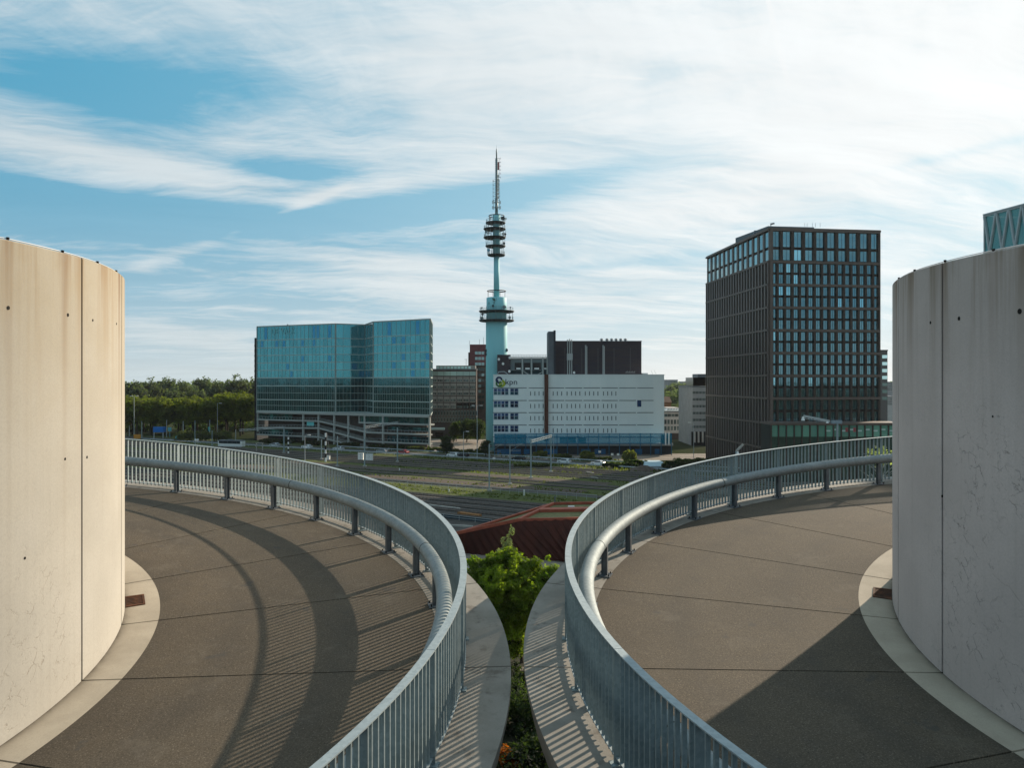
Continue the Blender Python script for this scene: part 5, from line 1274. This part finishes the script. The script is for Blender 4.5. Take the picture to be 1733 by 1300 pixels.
for nm, lab, u0, u1, v0, D, m_ in (('far_apartment_block', 'pale flat-topped block on the horizon right of the white building', 1131, 1147, 643.5, 800, fara), ('far_apartment_block', 'small pale block at the horizon hard against the white building', 1121, 1128, 644, 900, fara), ('far_apartment_block', 'pale block on the horizon left of the grey strip office', 1160, 1172, 646.5, 850, fara), ('far_apartment_block', 'pale distant block seen right of the taupe side tower', 1502, 1515, 647, 700, fara), ('far_apartment_block', 'low pale distant block over the trees right of the taupe side tower', 1500, 1514, 672, 450, offw)):
    t, w = simple_block(nm, lab, u0, u1, v0, D, 30, m_, [(v0+2+i*3.2, v0+3.6+i*3.2, 7, .6) for i in range(4)], gw, .1, cat='apartment block')
mb = MB(); t = thing('brick_house', 'orange brick house among the trees right of the white building', 'house', (XX(1131, 420), 420, 0))
mb.box(XX(1124, 420), XX(1136, 420), 420, 432, 0, ZZ(681, 420)); mb.build('wall', mat('orange_brick', (.26, .12, .06), .9), t)
mb = MB(); x0, x1 = XX(1123, 420), XX(1137, 420); z0 = ZZ(681, 420)+.002; mb.add([(x0, 419.5, z0), (x1, 419.5, z0), (x1, 432.5, z0), (x0, 432.5, z0), (x0, 426, z0+3), (x1, 426, z0+3)], [(0, 1, 5, 4), (2, 3, 4, 5), (0, 4, 3), (1, 2, 5), (3, 2, 1, 0)]); mb.build('roof', mat('tile_roof', (.16, .09, .06), .9), t)

# ---- glazed truss bridge over the right drum
def truss():
    Da, Db_ = 45, 36; Al = P(1665.5, 366, Da); zt = Al.z; zb = ZZ(428, Da)
    A = (Al.x, Da); B = (XX(1733, 42.3)+(XX(1733, 42.3)-Al.x)*2.2, Da-2.7*3.2)
    w = Wall(A, B); L = w.L
    t = thing('glazed_truss_bridge', 'glazed walkway with white zigzag truss above the right drum', 'footbridge', (A[0], A[1], 0))
    g = bpy.data.materials.new('truss_glass'); g.use_nodes = True; b = g.node_tree.nodes['Principled BSDF']; b.inputs['Base Color'].default_value = (.10, .32, .33, 1); b.inputs['Roughness'].default_value = .06; b.inputs['Metallic'].default_value = .35; b.inputs['Alpha'].default_value = .72
    fm = mat('truss_white_steel', (.42, .47, .48), .5, .2)
    for dd in (0, -2.6):
        mb = MB(); w.box(mb, 0, L, zb, zt, dd-.02, dd); mb.build('glass_wall', g, t)
        mb = MB(); w.box(mb, 0, L, zt-.04, zt+.05, dd-.05, dd+.06); w.box(mb, 0, L, zb-.1, zb+.02, dd-.05, dd+.06); w.box(mb, 0, .07, zb, zt, dd-.05, dd+.05)
        n = 10; st = L/n
        for i in range(n):
            for (a0, z0, a1, z1) in ((st*i+.05, zt, st*(i+.5), zb), (st*(i+.5), zb, st*(i+1), zt)):
                mb.beam(w.p(a0, z0, dd+.04), w.p(a1, z1, dd+.04), .11, .11)
        mb.build('truss', fm, t)
    mb = MB(); w.box(mb, 0, L, zt+.05, zt+.12, -2.7, .1); mb.build('roof', fm, t)
    mb = MB(); w.box(mb, 0, L, zb-.35, zb-.1, -2.7, .1); mb.build('floor', fm, t)
    mb = MB(); w.box(mb, 0, .03, zb, zt, -2.6, -.05); mb.build('end_glass', g, t)
    # stair core that carries it
    p = w.p(L-6, 0, -1.3); mb = MB(); mb.box(p.x-1.2, p.x+4, p.y-1.2, p.y+1.2, 0, zb-.36); mb.build('core_pier', M_lowc, t)
truss()

# ---- rusty pavilion with grass roof
def pavilion():
    cor = mat('shaded_corten', (.065, .015, .009), .8, col2=(.04, .010, .007), vs=.7, stretch=(1, 1, .3)); rim = mat('corten_rim', (.36, .085, .045), .6, col2=(.26, .06, .035), vs=1.2)  # shade of the walls is put into the darker corten colour
    t = thing('rusty_pavilion', 'folded rust red steel pavilion with grass strips on its roof', 'pavilion', (8, 115, 0))
    T = P(771, 903, 113); C = P(878, 880, 112); K = P(936, 852.5, 130); R1 = P(1075, 876, 110); R2 = P(1075, 850, 129)
    bT = Vector((T.x+.5, 114, 0)); bC = G(905, 962); bM = G(940, 950); bR = G(1075, 965)
    M1 = P(885, 883, 112)
    mb = MB()
    # left folded wall with standing folds, triangle, right wall
    def fold(a, b, c, d, n, dep):  # top a->b, bottom d->c
        nn = (b-a).cross(d-a).normalized()
        if nn.y > 0: nn = -nn
        for i in range(n):
            f0, fm_, f1 = i/n, (i+.5)/n, (i+1)/n
            p0, p1, pm_ = a.lerp(b, f0), a.lerp(b, f1), a.lerp(b, fm_)+nn*dep*.2
            q0, q1, qm = d.lerp(c, f0), d.lerp(c, f1), d.lerp(c, fm_)+nn*dep
            mb.add([p0, pm_, p1, q1, qm, q0], [(0, 5, 4, 1), (1, 4, 3, 2)])
    fold(T, C, bM, bT, 10, .5)
    b2 = G(955, 985); b2.z = 0
    fold(C, R1, bR, bM, 11, .55)
    mb.build('folded_wall', cor, t)
    mb = MB(); mb.add([bT, bM, bR, R2*1, K*1, T*1, C*1, R1*1, Vector((R2.x, R2.y, 0)), Vector((K.x, K.y, 0))], [(5, 4, 9, 0), (4, 3, 8, 9), (3, 7, 2, 8)]); mb.build('rear_wall', cor, t)
    # roof grass surface just below the rim, rim beams
    dz = Vector((0, 0, -.25)); mb = MB(); mb.add([T+dz, C+dz, K+dz], [(0, 1, 2)]); mb.add([C+dz, R1+dz, R2+dz, K+dz], [(0, 1, 2, 3)]); mb.build('grass_roof', M_dryg, t)
    def rimb(a, b, w_, h_, nm='rim'):
        mb = MB(); mb.beam(a+Vector((0, 0, .0)), b, w_, h_); mb.build(nm, rim, t)
    rimb(T, C, .35, .45); rimb(C, K, .45, .4); rimb(T.lerp(K, .0), K, .4, .3); rimb(K, R2, .35, .4); rimb(C, R1, .35, .4)
    m0, m1 = C.lerp(K, .55), R1.lerp(R2, .55); rimb(m0, m1, 1.7, .5, 'roof_beam')
    p = C.lerp(K, .6)+Vector((5, 0, .3)); mb = MB(); mb.box(p.x-.5, p.x+.5, p.y, p.y+.4, p.z-.1, p.z+.25); mb.build('roof_light', M_white, t)
pavilion()
# tent roof near the road
Dt = 225
t = thing('white_shed', 'white shed roof beside the right railing near the road', 'shed', (XX(1108, Dt), Dt, 0))
mb = MB(); z0, z1 = ZZ(796, Dt), ZZ(785, Dt); xa, xb, xc, xd = XX(1089, Dt), XX(1128, Dt), XX(1123, Dt), XX(1093, Dt)
mb.hexa([(xa, Dt, max(z0, .3)), (xb, Dt, max(z0, .3)), (xb, Dt+7, max(z0, .3)), (xa, Dt+7, max(z0, .3)), (xd, Dt+1.5, z1+.4), (xc, Dt+1.5, z1+.4), (xc, Dt+6, z1+.4), (xd, Dt+6, z1+.4)]); mb.build('roof', mat('pale_blue_tarp', (.48, .60, .64), .5), t)
mb = MB(); mb.box(xa+.3, xb-.3, Dt+.4, Dt+6.6, 0, .29); mb.build('base', M_concm, t)
mb = MB(); p = G(1085, 799); 
def heap(cx, cy, rx, ry, h, m, lab, seed):
    mb = MB(); n, k = 28, 8; r_ = random.Random(seed)
    vs = [(cx, cy, h)]
    for j in range(1, k+1):
        for i in range(n):
            a = 2*pi*i/n; f = j/k; e = 1+.18*noise.noise(Vector((cos(a)*2, sin(a)*2, seed+f*2))); z = h*(1-f**1.4)*(1+.3*noise.noise(Vector((cos(a)*3*f, sin(a)*3*f, seed*2.0))))
            vs.append((cx+rx*f*e*cos(a), cy+ry*f*e*sin(a), max(z, -.05)))
    fs = [(0, 1+i, 1+(i+1) % n) for i in range(n)]+[(1+(j-1)*n+i, 1+j*n+i, 1+j*n+(i+1) % n, 1+(j-1)*n+(i+1) % n) for j in range(1, k) for i in range(n)]
    mb.add(vs, fs); return tag(mb.build('earth_heap', m, origin=(cx, cy, 0), smooth=True), lab, 'earth heap')
heap(XX(1090, 216), 217, 5, 3, 1.6, mat('bare_earth', (.13, .10, .08), .95, col2=(.08, .06, .05), vs=1.5), 'bare earth heap below the white shed roof', 3)
# signs before the podium
for u, v, h, lab in ((1015, 782, 3.6, 'small sign post with a white plate before the blue doors'), (1046, 780, 2.4, 'small white plate on a post second from the left before the podium'), (1036, 781, 2.6, 'thin reddish post before the podium'), (836, 785, 2.0, 'small white plate at the left foot of the podium')):
    p = G(u, v); t = thing('sign_post', lab, 'sign post', p); mb = MB(); mb.tube([p, p+Vector((0, 0, h))], .07, 6); mb.build('post', M_postsh, t)
    mb = MB(); mb.box(p.x-.4, p.x+.4, p.y-.06, p.y-.02, h-.7, h); mb.build('plate', M_white, t)
# ================================================================ vegetation
def leafmat(name, a, b, tr=(.75, .85, .3)):
    return mat(name, a, .75, col2=b, vs=.35, spec=.25, attr=True, trans=tr)
LM = {'bushy': leafmat('bushy_leaves', (.12, .125, .03), (.06, .07, .02)), 'lime': leafmat('lime_leaves', (.15, .18, .012), (.07, .105, .012)), 'row': leafmat('row_leaves', (.105, .115, .016), (.055, .066, .013)), 'back': leafmat('hazed_back_leaves', (.066, .080, .048), (.046, .058, .038)),  # haze over the back trees is mixed into their leaf colour
      'dark': leafmat('dark_leaves', (.028, .042, .014), (.018, .028, .01)), 'olive': leafmat('olive_leaves', (.068, .078, .024), (.038, .046, .017)), 'autumn': leafmat('autumn_leaves', (.26, .065, .01), (.20, .14, .015), (.8, .55, .2)), 'silver': leafmat('silver_leaves', (.16, .18, .12), (.10, .12, .08)), 'far': leafmat('far_leaves', (.085, .105, .065), (.06, .078, .05))}
M_bark = mat('bark', (.045, .035, .026), .95, var=.3, vs=4)
def leaves(lobes, n, size, seed, gap=.45, elong=1.5, fs=1.2):
    r = random.Random(seed); mb = MB(); tot = sum(l[3]*l[4]*l[5] for l in lobes); off = Vector((seed*7.3, seed*3.1, 0))
    for (cx, cy, cz, rx, ry, rz) in lobes:
        k = int(n*rx*ry*rz/tot); i = 0; tries = 0; lt = r.uniform(.78, 1.22)
        while i < k and tries < k*6:
            tries += 1
            v = Vector((r.gauss(0, 1), r.gauss(0, 1), r.gauss(0, 1))).normalized(); rr = r.random()**.38
            rr *= 1+.22*noise.noise(Vector((v.x*2.2+cx, v.y*2.2+cy, v.z*2.2+seed)))
            p = Vector((cx+rx*v.x*rr, cy+ry*v.y*rr, cz+rz*v.z*rr))
            q = noise.noise(p*(fs/max(size*3.2, .2))+off)
            if q < -.02-gap*.3 or (rr > .8 and q < .12*gap): continue
            i += 1
            s = size*(.6+.8*r.random())
            nrm = (v+Vector((r.gauss(0, .7), r.gauss(0, .7), r.gauss(0, .7)+.3))).normalized()
            a = nrm.orthogonal().normalized(); b = nrm.cross(a); an = r.random()*6.28; a, b = a*cos(an)+b*sin(an), b*cos(an)-a*sin(an)
            mb.t = lt*(.75+.5*r.random())
            a *= s*.5*elong; b *= s*.5
            mb.add([p-a, p-b*.8+nrm*s*.12, p+a, p+b*.8+nrm*s*.12], [(0, 1, 2, 3)])
    return mb
def trunk(mb, x, y, h, r, seed, n=5, lean=.0):
    q = random.Random(seed); pts = [(x, y, 0), (x+lean*.3, y, h*.35), (x+lean*.7+q.uniform(-.1, .1)*h*.1, y, h*.6), (x+lean, y, h*.85)]
    mb.tube(pts, [r*1.25, r, r*.7, r*.25], 8)
    for i in range(n):
        a = q.random()*6.28; z0 = h*(.32+.4*i/n); L = h*.3*(.7+.5*q.random())
        mb.tube([(x+lean*z0/h, y, z0), (x+L*.5*cos(a), y+L*.5*sin(a), z0+L*.45), (x+L*cos(a), y+L*sin(a), z0+L*.95)], [r*.5, r*.32, r*.1], 5)
PROTO = {}
def tree_proto(key, h, w, lm, n, size, seed, lobes=None, crown_base=.28, trunk_r=None, gap=.45, nl=9):
    """a tree standing at the origin"""
    t = thing('tree', '', 'tree', (0, 0, 0)); q = random.Random(seed)
    if lobes is None:
        lobes = []; cz = h*(crown_base+1)/2; rz = h*(1-crown_base)/2
        lobes.append((0, 0, cz, w*.34, w*.34, rz*.85))
        for i in range(nl):
            a = 6.28*i/nl+q.random(); zz = cz+rz*(-.62+1.2*((i*.618) % 1)); k = sqrt(max(.1, 1-((zz-cz)/rz)**2))
            rr = w*.27*k; s = w*(.17+.08*q.random()); lobes.append((rr*cos(a), rr*sin(a), zz, s, s, s*.85))
    mb = MB(); trunk(mb, 0, 0, h*.9, trunk_r or h*.018, seed); mb.build('trunk', M_bark, t)
    leaves(lobes, n, size, seed, gap).build('crown', LM[lm], t)
    return t
def place(t, x, y, label, group=None, rz=0, sc=1.0, first=False):
    if first: o = t; o.location = (x, y, 0); o['label'] = label; o.rotation_euler.z = rz; 
    else: o = copy_tree(t, (x, y, 0), label, group, rz)
    if group: o['group'] = group
    o.scale = (sc, sc, sc); return o
R = random.Random(11)
# front row, left
pr = [tree_proto('r%d' % i, 19.5, 12.5, 'row', 4200, .62, 40+i, crown_base=.22, gap=.6) for i in range(3)]
used = [False]*3; i = 0
for D, u0, u1, st in ((352, 206, 432, 25), (364, 196, 430, 27), (378, 186, 424, 30)):
    u = u0
    while u <= u1:
        k = i % 3; lab = 'round-crowned tree in the sunlit clipped tree row left of the glass block'
        place(pr[k], XX(u+R.uniform(-3, 3), D), D+R.uniform(-2, 2), lab, 'sunlit tree row left of the glass block', R.random()*6.28, (1.0 if u < 380 else 1.12)*R.uniform(.95, 1.04), not used[k]); used[k] = True; u += st; i += 1
# big trees behind
pb = [tree_proto('b%d' % i, 29, 19, 'back', 4200, 1.0, 60+i, crown_base=.12, gap=.3, nl=12) for i in range(3)]
used = [False]*3
bl = [(228, 520, .97, 'leftmost tall tree behind the tree row, next to the left drum'), (255, 545, 1.02, 'second tall tree from the left behind the tree row'), (281, 560, 1.06, 'third tall tree from the left behind the tree row'), (309, 540, .98, 'fourth tall tree behind the tree row, lower in a dip'), (296, 470, .80, 'low round tree between the tree row and the tall trees'),
      (346, 520, 1.06, 'broad tall tree in the middle of the back trees'), (370, 500, .98, 'loose pale tall tree right of the middle of the back trees'), (401, 490, 1.08, 'highest domed tree behind the row, left of the dark end wall'), (427, 500, 1.04, 'tall tree half hidden by the dark end wall'), (200, 530, 1.0, 'tall back tree half hidden by the left drum'), (330, 480, .82, 'small round tree below the broad tall back tree')]
for i, (u, D, sc, lab) in enumerate(bl): place(pb[i % 3], XX(u, D), D, lab, None, R.random()*6.28, sc, not used[i % 3]); used[i % 3] = True
# right side, far green
pf = [tree_proto('f%d' % i, 22, 18, 'far', 2600, 1.05, 80+i, crown_base=.1, gap=.6) for i in range(2)]; used = [False]*2
fl = [(1128, 560, .9, 'pale green tree beside the right end of the white building'), (1140, 520, .85, 'pale green tree above the low cream office'), (1152, 600, 1.0, 'sunlit tree left of the pink stair tower, farther one'), (1160, 470, .72, 'darker tree in front of the pink stair tower'), (1143, 440, .62, 'small tree beside the orange brick house'), (1166, 620, 1.0, 'pale tree just left of the grey strip office'), (1133, 680, 1.1, 'far hazy tree under the distant flat block'), (1150, 720, 1.2, 'farthest hazy tree on the right'), (1506, 240, .5, 'yellow green tree between the taupe tower and the right drum'), (1498, 262, .45, 'small tree at the right foot of the brown tower')]
for i, (u, D, sc, lab) in enumerate(fl): place(pf[i % 2], XX(u, D), D, lab, None, R.random()*6.28, sc, not used[i % 2]); used[i % 2] = True
pd_ = [tree_proto('d%d' % i, 9, 7.5, 'dark', 2600, .42, 90+i, crown_base=.05, gap=.5) for i in range(2)]; used = [False]*2
dl = [(772, 322, 1.05, 'dark tree left in the courtyard before the grey grid office'), (790, 318, 1.2, 'dark tree in the middle of the courtyard before the grey grid office'), (808, 312, 1.25, 'olive dark tree beside the telecom tower foot'), (756, 262, .85, 'dark bush tree near the road right of the glass block'), (822, 258, .7, 'bushy tree at the foot of the telecom tower')]
for i, (u, D, sc, lab) in enumerate(dl): place(pd_[i % 2], XX(u, D), D, lab, None, R.random()*6.28, sc, not used[i % 2]); used[i % 2] = True
def bush(u, v, w, h, lm, lab, n=None, size=.35, seed=1, cat='bush', name='bush', z=0):
    p = G(u, v); q = random.Random(seed); wm = w*p.y/F; hm = h*p.y/F; lb = []
    k = max(3, int(wm/hm*3))
    for i in range(k): s = hm*(.36+.14*q.random()); lb.append((p.x-wm/2+s+(wm-2*s)*i/max(k-1, 1), p.y+q.uniform(-.5, .5), hm-s if i % 2 else s*1.1, s*1.25, s*1.2, s))
    n = n or int(min(5000, max(500, 90*wm*hm/size))); mb = leaves(lb, n, size, seed, .35)
    return tag(mb.build(name, LM[lm], origin=p), lab, cat)
bs = [(345, 748, 100, 20, 'olive', 'long olive hedge below the tree row above the left railing'), (640, 776, 34, 20, 'dark', 'dark bush before the sloping terraces'), (675, 778, 36, 24, 'dark', 'dark bush beside the right portal mast'), (708, 779, 40, 18, 'olive', 'olive bush at the right foot of the glass block'), (742, 781, 34, 16, 'olive', 'low olive bush left of the slender lamp'), (755, 782, 20, 24, 'dark', 'dark upright bush left of the slender lamp'),
      (790, 781, 50, 10, 'olive', 'low green strip of bushes behind the black car'), (818, 782, 26, 24, 'olive', 'bush right of the tall lamp, at the tower foot'), (915, 785, 26, 22, 'bushy', 'bright green bush between the two portal masts'), (956, 785, 22, 17, 'olive', 'sparse bush right of the portal masts'), (942, 786, 18, 10, 'bushy', 'low bright bush touching the right portal mast'), (994, 787, 24, 24, 'bushy', 'yellow green bush before the blue doors'), (1018, 789, 34, 9, 'olive', 'low hedge right of the yellow green bush'), (1066, 785, 20, 24, 'bushy', 'small yellow tree before the podium, alone'),
      (1050, 792, 60, 9, 'dark', 'dark low hedge left of the white shed'), (1075, 790, 40, 12, 'dark', 'dark hedge hump left of the white shed roof'), (1140, 795, 36, 14, 'dark', 'dark bushes right of the white shed'), (1160, 792, 44, 16, 'olive', 'sunlit bushes before the right railing'), (1190, 789, 40, 14, 'olive', 'bushes at the foot of the brown tower'), (530, 775, 40, 8, 'dark', 'low dark bush strip under the glass block'), (590, 777, 40, 9, 'dark', 'low dark bush strip left of the white cabinets'), (470, 768, 60, 12, 'dark', 'dark bushes left of the boxy lamp'), (900, 791, 60, 6, 'olive', 'low scrub in front of the black car')]
for i, (u, v, w, h, lm, lab) in enumerate(bs):
    vm = V0+H*F/(226.5/(.876+.482*(u-U0)/F))
    if u < 1040 and u > 460 and v > vm and 'scrub' not in lab: h = max(8, vm-(v-h)); v = vm
    bush(u, v, w, h, lm, lab, seed=200+i, size=.45)
# scrub on the verges, nobody could count it
mb = MB(); r = random.Random(77)
for i in range(16000):
    c = r.choice((204.9, 208, 210, 225, 227, 230, 193.5, 196, 182.5, 173, 148, 146, 150, 162)); c += r.gauss(0, 1.0); s = r.uniform(-150, 120)
    if noise.noise(Vector((s*.06, c*.5, 0))) < -.05: continue
    if c < 144 or 152.5 < c < 154: continue
    p = RL(s, c); h = r.uniform(.15, .6)*(1.5 if c > 200 else .8); a = r.random()*3.14; dx, dy = .3*cos(a), .3*sin(a); mb.t = .6+.7*r.random()
    mb.add([p+Vector((-dx, -dy, 0)), p+Vector((dx, dy, 0)), p+Vector((dx*.5+r.uniform(-.2, .2), dy*.5, h))], [(0, 1, 2)])
tag(mb.build('rough_grass', LM['olive']), 'rough tufted grass along the rails and the road', 'grass', None, 'stuff')
# distant belt of trees
mb = MB(); r = random.Random(5); lobes = []
for i in range(420):
    az = radians(-44+88*i/420)+r.uniform(-.002, .002); D = r.uniform(900, 1500); h = (D-0)*(.0)+r.uniform(20, 27.5); lobes.append((D*math.tan(az), D, h*.5, r.uniform(14, 26), 12, h*.5))
tag(leaves(lobes, 42000, 3.2, 9, .1, 1.3).build('distant_wood', LM['far']), 'far-off belt of trees along the horizon', 'wood', None, 'stuff')
# the bright tree between the ramps
def gap_tree():
    x, y = .9, 69.5; k = 68/F
    t = thing('tree', 'bright green tree growing between the two ramps', 'tree', (x, y, 0))
    def L(u, v, r, dy=0): p = P(u, v, 68+dy); return (p.x, p.y, p.z, r*k, r*k, r*k*.9)
    lb = [L(818, 970, 30), L(806, 1000, 30, -1), L(835, 948, 16), L(800, 968, 14), L(868, 962, 30), L(862, 938, 15), L(842, 990, 36, -1.5), L(880, 1000, 38, -1), L(918, 985, 32), L(932, 972, 20), L(929, 946, 8), L(944, 978, 16), L(800, 950, 13), L(850, 945, 16), L(905, 955, 14), L(900, 1025, 34), L(850, 1035, 34), L(870, 1065, 32, .5), L(842, 955, 16), L(888, 958, 14), L(868, 1095, 22), L(890, 975, 24, 1)]
    mb = leaves(lb, 42000, .18, 31, .55, 1.7, .8); mb.build('crown', LM['lime'], t)
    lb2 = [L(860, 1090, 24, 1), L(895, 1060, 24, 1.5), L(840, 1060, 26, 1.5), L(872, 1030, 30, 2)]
    leaves(lb2, 5000, .18, 32, .5, 1.7).build('shaded_lower_crown', LM['dark'], t)  # shade low in the crown painted with darker leaves
    mb = MB(); mb.tube([(x, y, 0), (x-.1, y, 1.6), (x+.1, y, 3.2), (x, y, 8)], [.16, .12, .10, .04], 8)
    for a, b, c in ((-1.6, .3, 3.2), (1.3, -.4, 3.4), (-.6, -.8, 4.4), (.9, .8, 5), (2.3, 0, 6), (-2.3, .2, 6.5)): mb.tube([(x, y, c*.35), (x+a*.5, y+b*.5, c*.7), (x+a, y+b, c*1.15)], [.08, .06, .02], 6)
    mb.build('trunk', M_bark, t)
    # sapling behind
    p0 = P(855, 950, 84); t = thing('sapling', 'thin silvery sapling in front of the rusty pavilion wall', 'sapling', (p0.x, 84, 0))
    q = P(866, 888, 84); mb = MB(); mb.tube([(p0.x, 84, 0), (p0.x+.2, 84, p0.z), (q.x, 84, q.z)], [.06, .04, .015], 6)
    rr = random.Random(2)
    for i in range(14): z = q.z*(.72+.28*i/14); x_ = p0.x+(q.x-p0.x)*i/14; a = rr.choice((-1, 1))*rr.uniform(.4, 1.1)*(1.2-i/16); mb.tube([(x_, 84, z), (x_+a, 84+rr.uniform(-.3, .3), z+.7)], [.02, .008], 4)
    mb.build('stem', M_bark, t)
    kk = 84/F; lb = [(P(858, 920, 84).x, 84, P(858, 920, 84).z, 12*kk, 10*kk, 16*kk), (P(866, 899, 84).x, 84, P(866, 899, 84).z, 6*kk, 6*kk, 10*kk), (P(851, 933, 84).x, 84, P(851, 933, 84).z, 14*kk, 10*kk, 8*kk)]
    leaves(lb, 650, .17, 4, .9, 1.6).build('crown', LM['silver'], t)
gap_tree()
gs = [((-7.5, 72.5), 3.2, 1.3, 'dark', 'clipped dark hedge at the left behind the bright tree'), ((-3.8, 73.5), 3.0, 1.25, 'dark', 'clipped dark hedge directly behind the bright tree'), ((5.8, 73.5), 3.6, 1.4, 'dark', 'clipped dark hedge right behind the bright tree'),
      ((-.5, 60.2), 1.9, 2.3, 'dark', 'dark shrub left under the bright tree'), ((1.5, 62.5), 1.8, 1.8, 'dark', 'dark shrub under the bright tree trunk'), ((3.0, 58.5), 2.2, 2.6, 'dark', 'dark shrub against the right apron'), ((.9, 56.0), 2.2, 2.9, 'dark', 'dark shrub in the middle of the gap between the aprons'), ((-1.8, 55), 2.4, 2.4, 'dark', 'dark shrub against the left apron'), ((3.4, 53.5), 2.5, 2.8, 'dark', 'lowest dark shrub by the right apron'), ((1.6, 51.2), 2.2, 2.2, 'dark', 'dark shrub right of the orange one'), ((5.2, 60), 2.2, 2.2, 'dark', 'dark shrub half under the right apron'), ((.4, 64.8), 1.0, .9, 'olive', 'small olive shrub by the pale paving')]
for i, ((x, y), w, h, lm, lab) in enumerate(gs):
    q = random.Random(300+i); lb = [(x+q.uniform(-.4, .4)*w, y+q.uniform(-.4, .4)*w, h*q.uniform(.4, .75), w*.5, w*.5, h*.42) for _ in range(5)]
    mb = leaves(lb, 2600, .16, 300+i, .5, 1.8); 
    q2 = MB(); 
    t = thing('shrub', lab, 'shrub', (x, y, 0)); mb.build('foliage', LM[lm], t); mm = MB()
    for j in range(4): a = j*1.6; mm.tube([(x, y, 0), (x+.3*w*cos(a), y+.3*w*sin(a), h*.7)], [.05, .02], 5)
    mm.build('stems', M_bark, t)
x, y = -.15, 49.5; t = thing('shrub', 'orange and yellow autumn shrub at the bottom of the gap', 'shrub', (x, y, 0))
lb = [(x-.45, y, 1.45, .6, .6, .6), (x+.35, y-.3, .7, .5, .5, .5), (x+.05, y+.4, .8, .7, .7, .6), (x-.1, y-.6, .45, .9, .8, .5)]
leaves(lb, 3200, .13, 8, .5, 1.4).build('foliage', LM['autumn'], t); mb = MB(); mb.tube([(x, y, 0), (x, y, 1.2)], [.05, .02], 6); mb.build('stems', M_bark, t)
mb = MB(); r_ = random.Random(4)
lb = [(r_.uniform(-6, 8), r_.uniform(44, 66), r_.uniform(.1, 1.2), 1.3, 1.3, 1.0) for _ in range(90)]
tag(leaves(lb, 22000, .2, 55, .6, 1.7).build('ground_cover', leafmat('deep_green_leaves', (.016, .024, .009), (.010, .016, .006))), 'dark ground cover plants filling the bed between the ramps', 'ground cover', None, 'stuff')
lb = [(XX(u_, 385), 385+r_.uniform(-6, 14), 2.2, 4, 3, 2.4) for u_ in range(190, 436, 6)]  # leaf mass added to darken the ground under the trees
tag(leaves(lb, 9000, .7, 56, .2, 1.7).build('shadefill', LM['dark']), 'dark undergrowth put in as shade below the tree row', 'shadefill', None, 'stuff')
# pale leafless-looking tree behind the right railing
D = 120; q = P(1490, 792, D); t = thing('tree', 'pale grey sparse tree behind the right railing beside the drum', 'tree', (q.x, D, 0)); mb = MB(); k = D/F; rr = random.Random(6); top = ZZ(752, D)
mb.tube([(q.x, D, 0), (q.x, D, top*.75)], [.2, .12], 8)
for i in range(26): a = rr.random()*6.28; z0 = top*rr.uniform(.55, .78); L = rr.uniform(1.5, 3.2); mb.tube([(q.x, D, z0), (q.x+L*.6*cos(a), D+L*.6*sin(a), z0+L*.5), (q.x+L*cos(a), D+L*sin(a), z0+L*.75)], [.09, .05, .02], 5)
mb.build('trunk', mat('pale_bark', (.35, .36, .34), .8), t)
leaves([(q.x, D, top*.88, 2.6, 2.4, 1.7)], 500, .3, 77, .8).build('crown', LM['silver'], t)
# cars under the right railing
for i, (u, v, lab, cc) in enumerate([(1450, 805, 'pale blue car parked beyond the right railing near the drum', (.25, .42, .48)), (1412, 806, 'white car parked beyond the right railing', (.7, .72, .72)), (1470, 802, 'white car parked beside the pale sparse tree', (.62, .64, .64))]):
    p = G(u, v); t = car_proto(lab, cp('car_paint_r%d' % i, cc), True, 'cars parked beyond the right railing'); t.location = (p.x, p.y, 0.02); t.rotation_euler.z = .35+i*.1
mb = MB(); mb.prism([(30, 150), (110, 128), (110, 192), (30, 200)], -.01, .03); struct('plaza', mb, mat('plaza_paving', (.20, .175, .15), .9, var=.2, vs=.2))
mb = MB(); r_ = random.Random(14)
lb = [(-420+i*7.5, -150+r_.uniform(-12, 12), r_.uniform(6, 12), r_.uniform(7, 11), 7, r_.uniform(9, 13)) for i in range(150)]
tag(leaves(lb, 16000, 3.0, 57, .0, 1.3).build('tree_belt', LM['dark']), 'dark belt of trees behind the parking garage, mirrored in the glass blocks', 'wood', None, 'stuff')
# ---------------------------------------------------------------- haze
hz = MB(); hz.box(-1700, 1700, -200, 1620, -1.0, 140)
HM = bpy.data.materials.new('thin_haze'); HM.use_nodes = True; q = NT(HM.node_tree)
for nd in list(q.n):
    if nd.type == 'BSDF_PRINCIPLED': q.n.remove(nd)
pv = q.new('ShaderNodeVolumePrincipled'); pv.inputs['Color'].default_value = (.86, .92, 1, 1); pv.inputs['Density'].default_value = .00004; pv.inputs['Anisotropy'].default_value = .3
q.l.new(pv.outputs[0], q.n['Material Output'].inputs['Volume'])
o = hz.build('haze', HM); tag(o, 'thin pale haze in the air', 'haze', None, 'stuff')
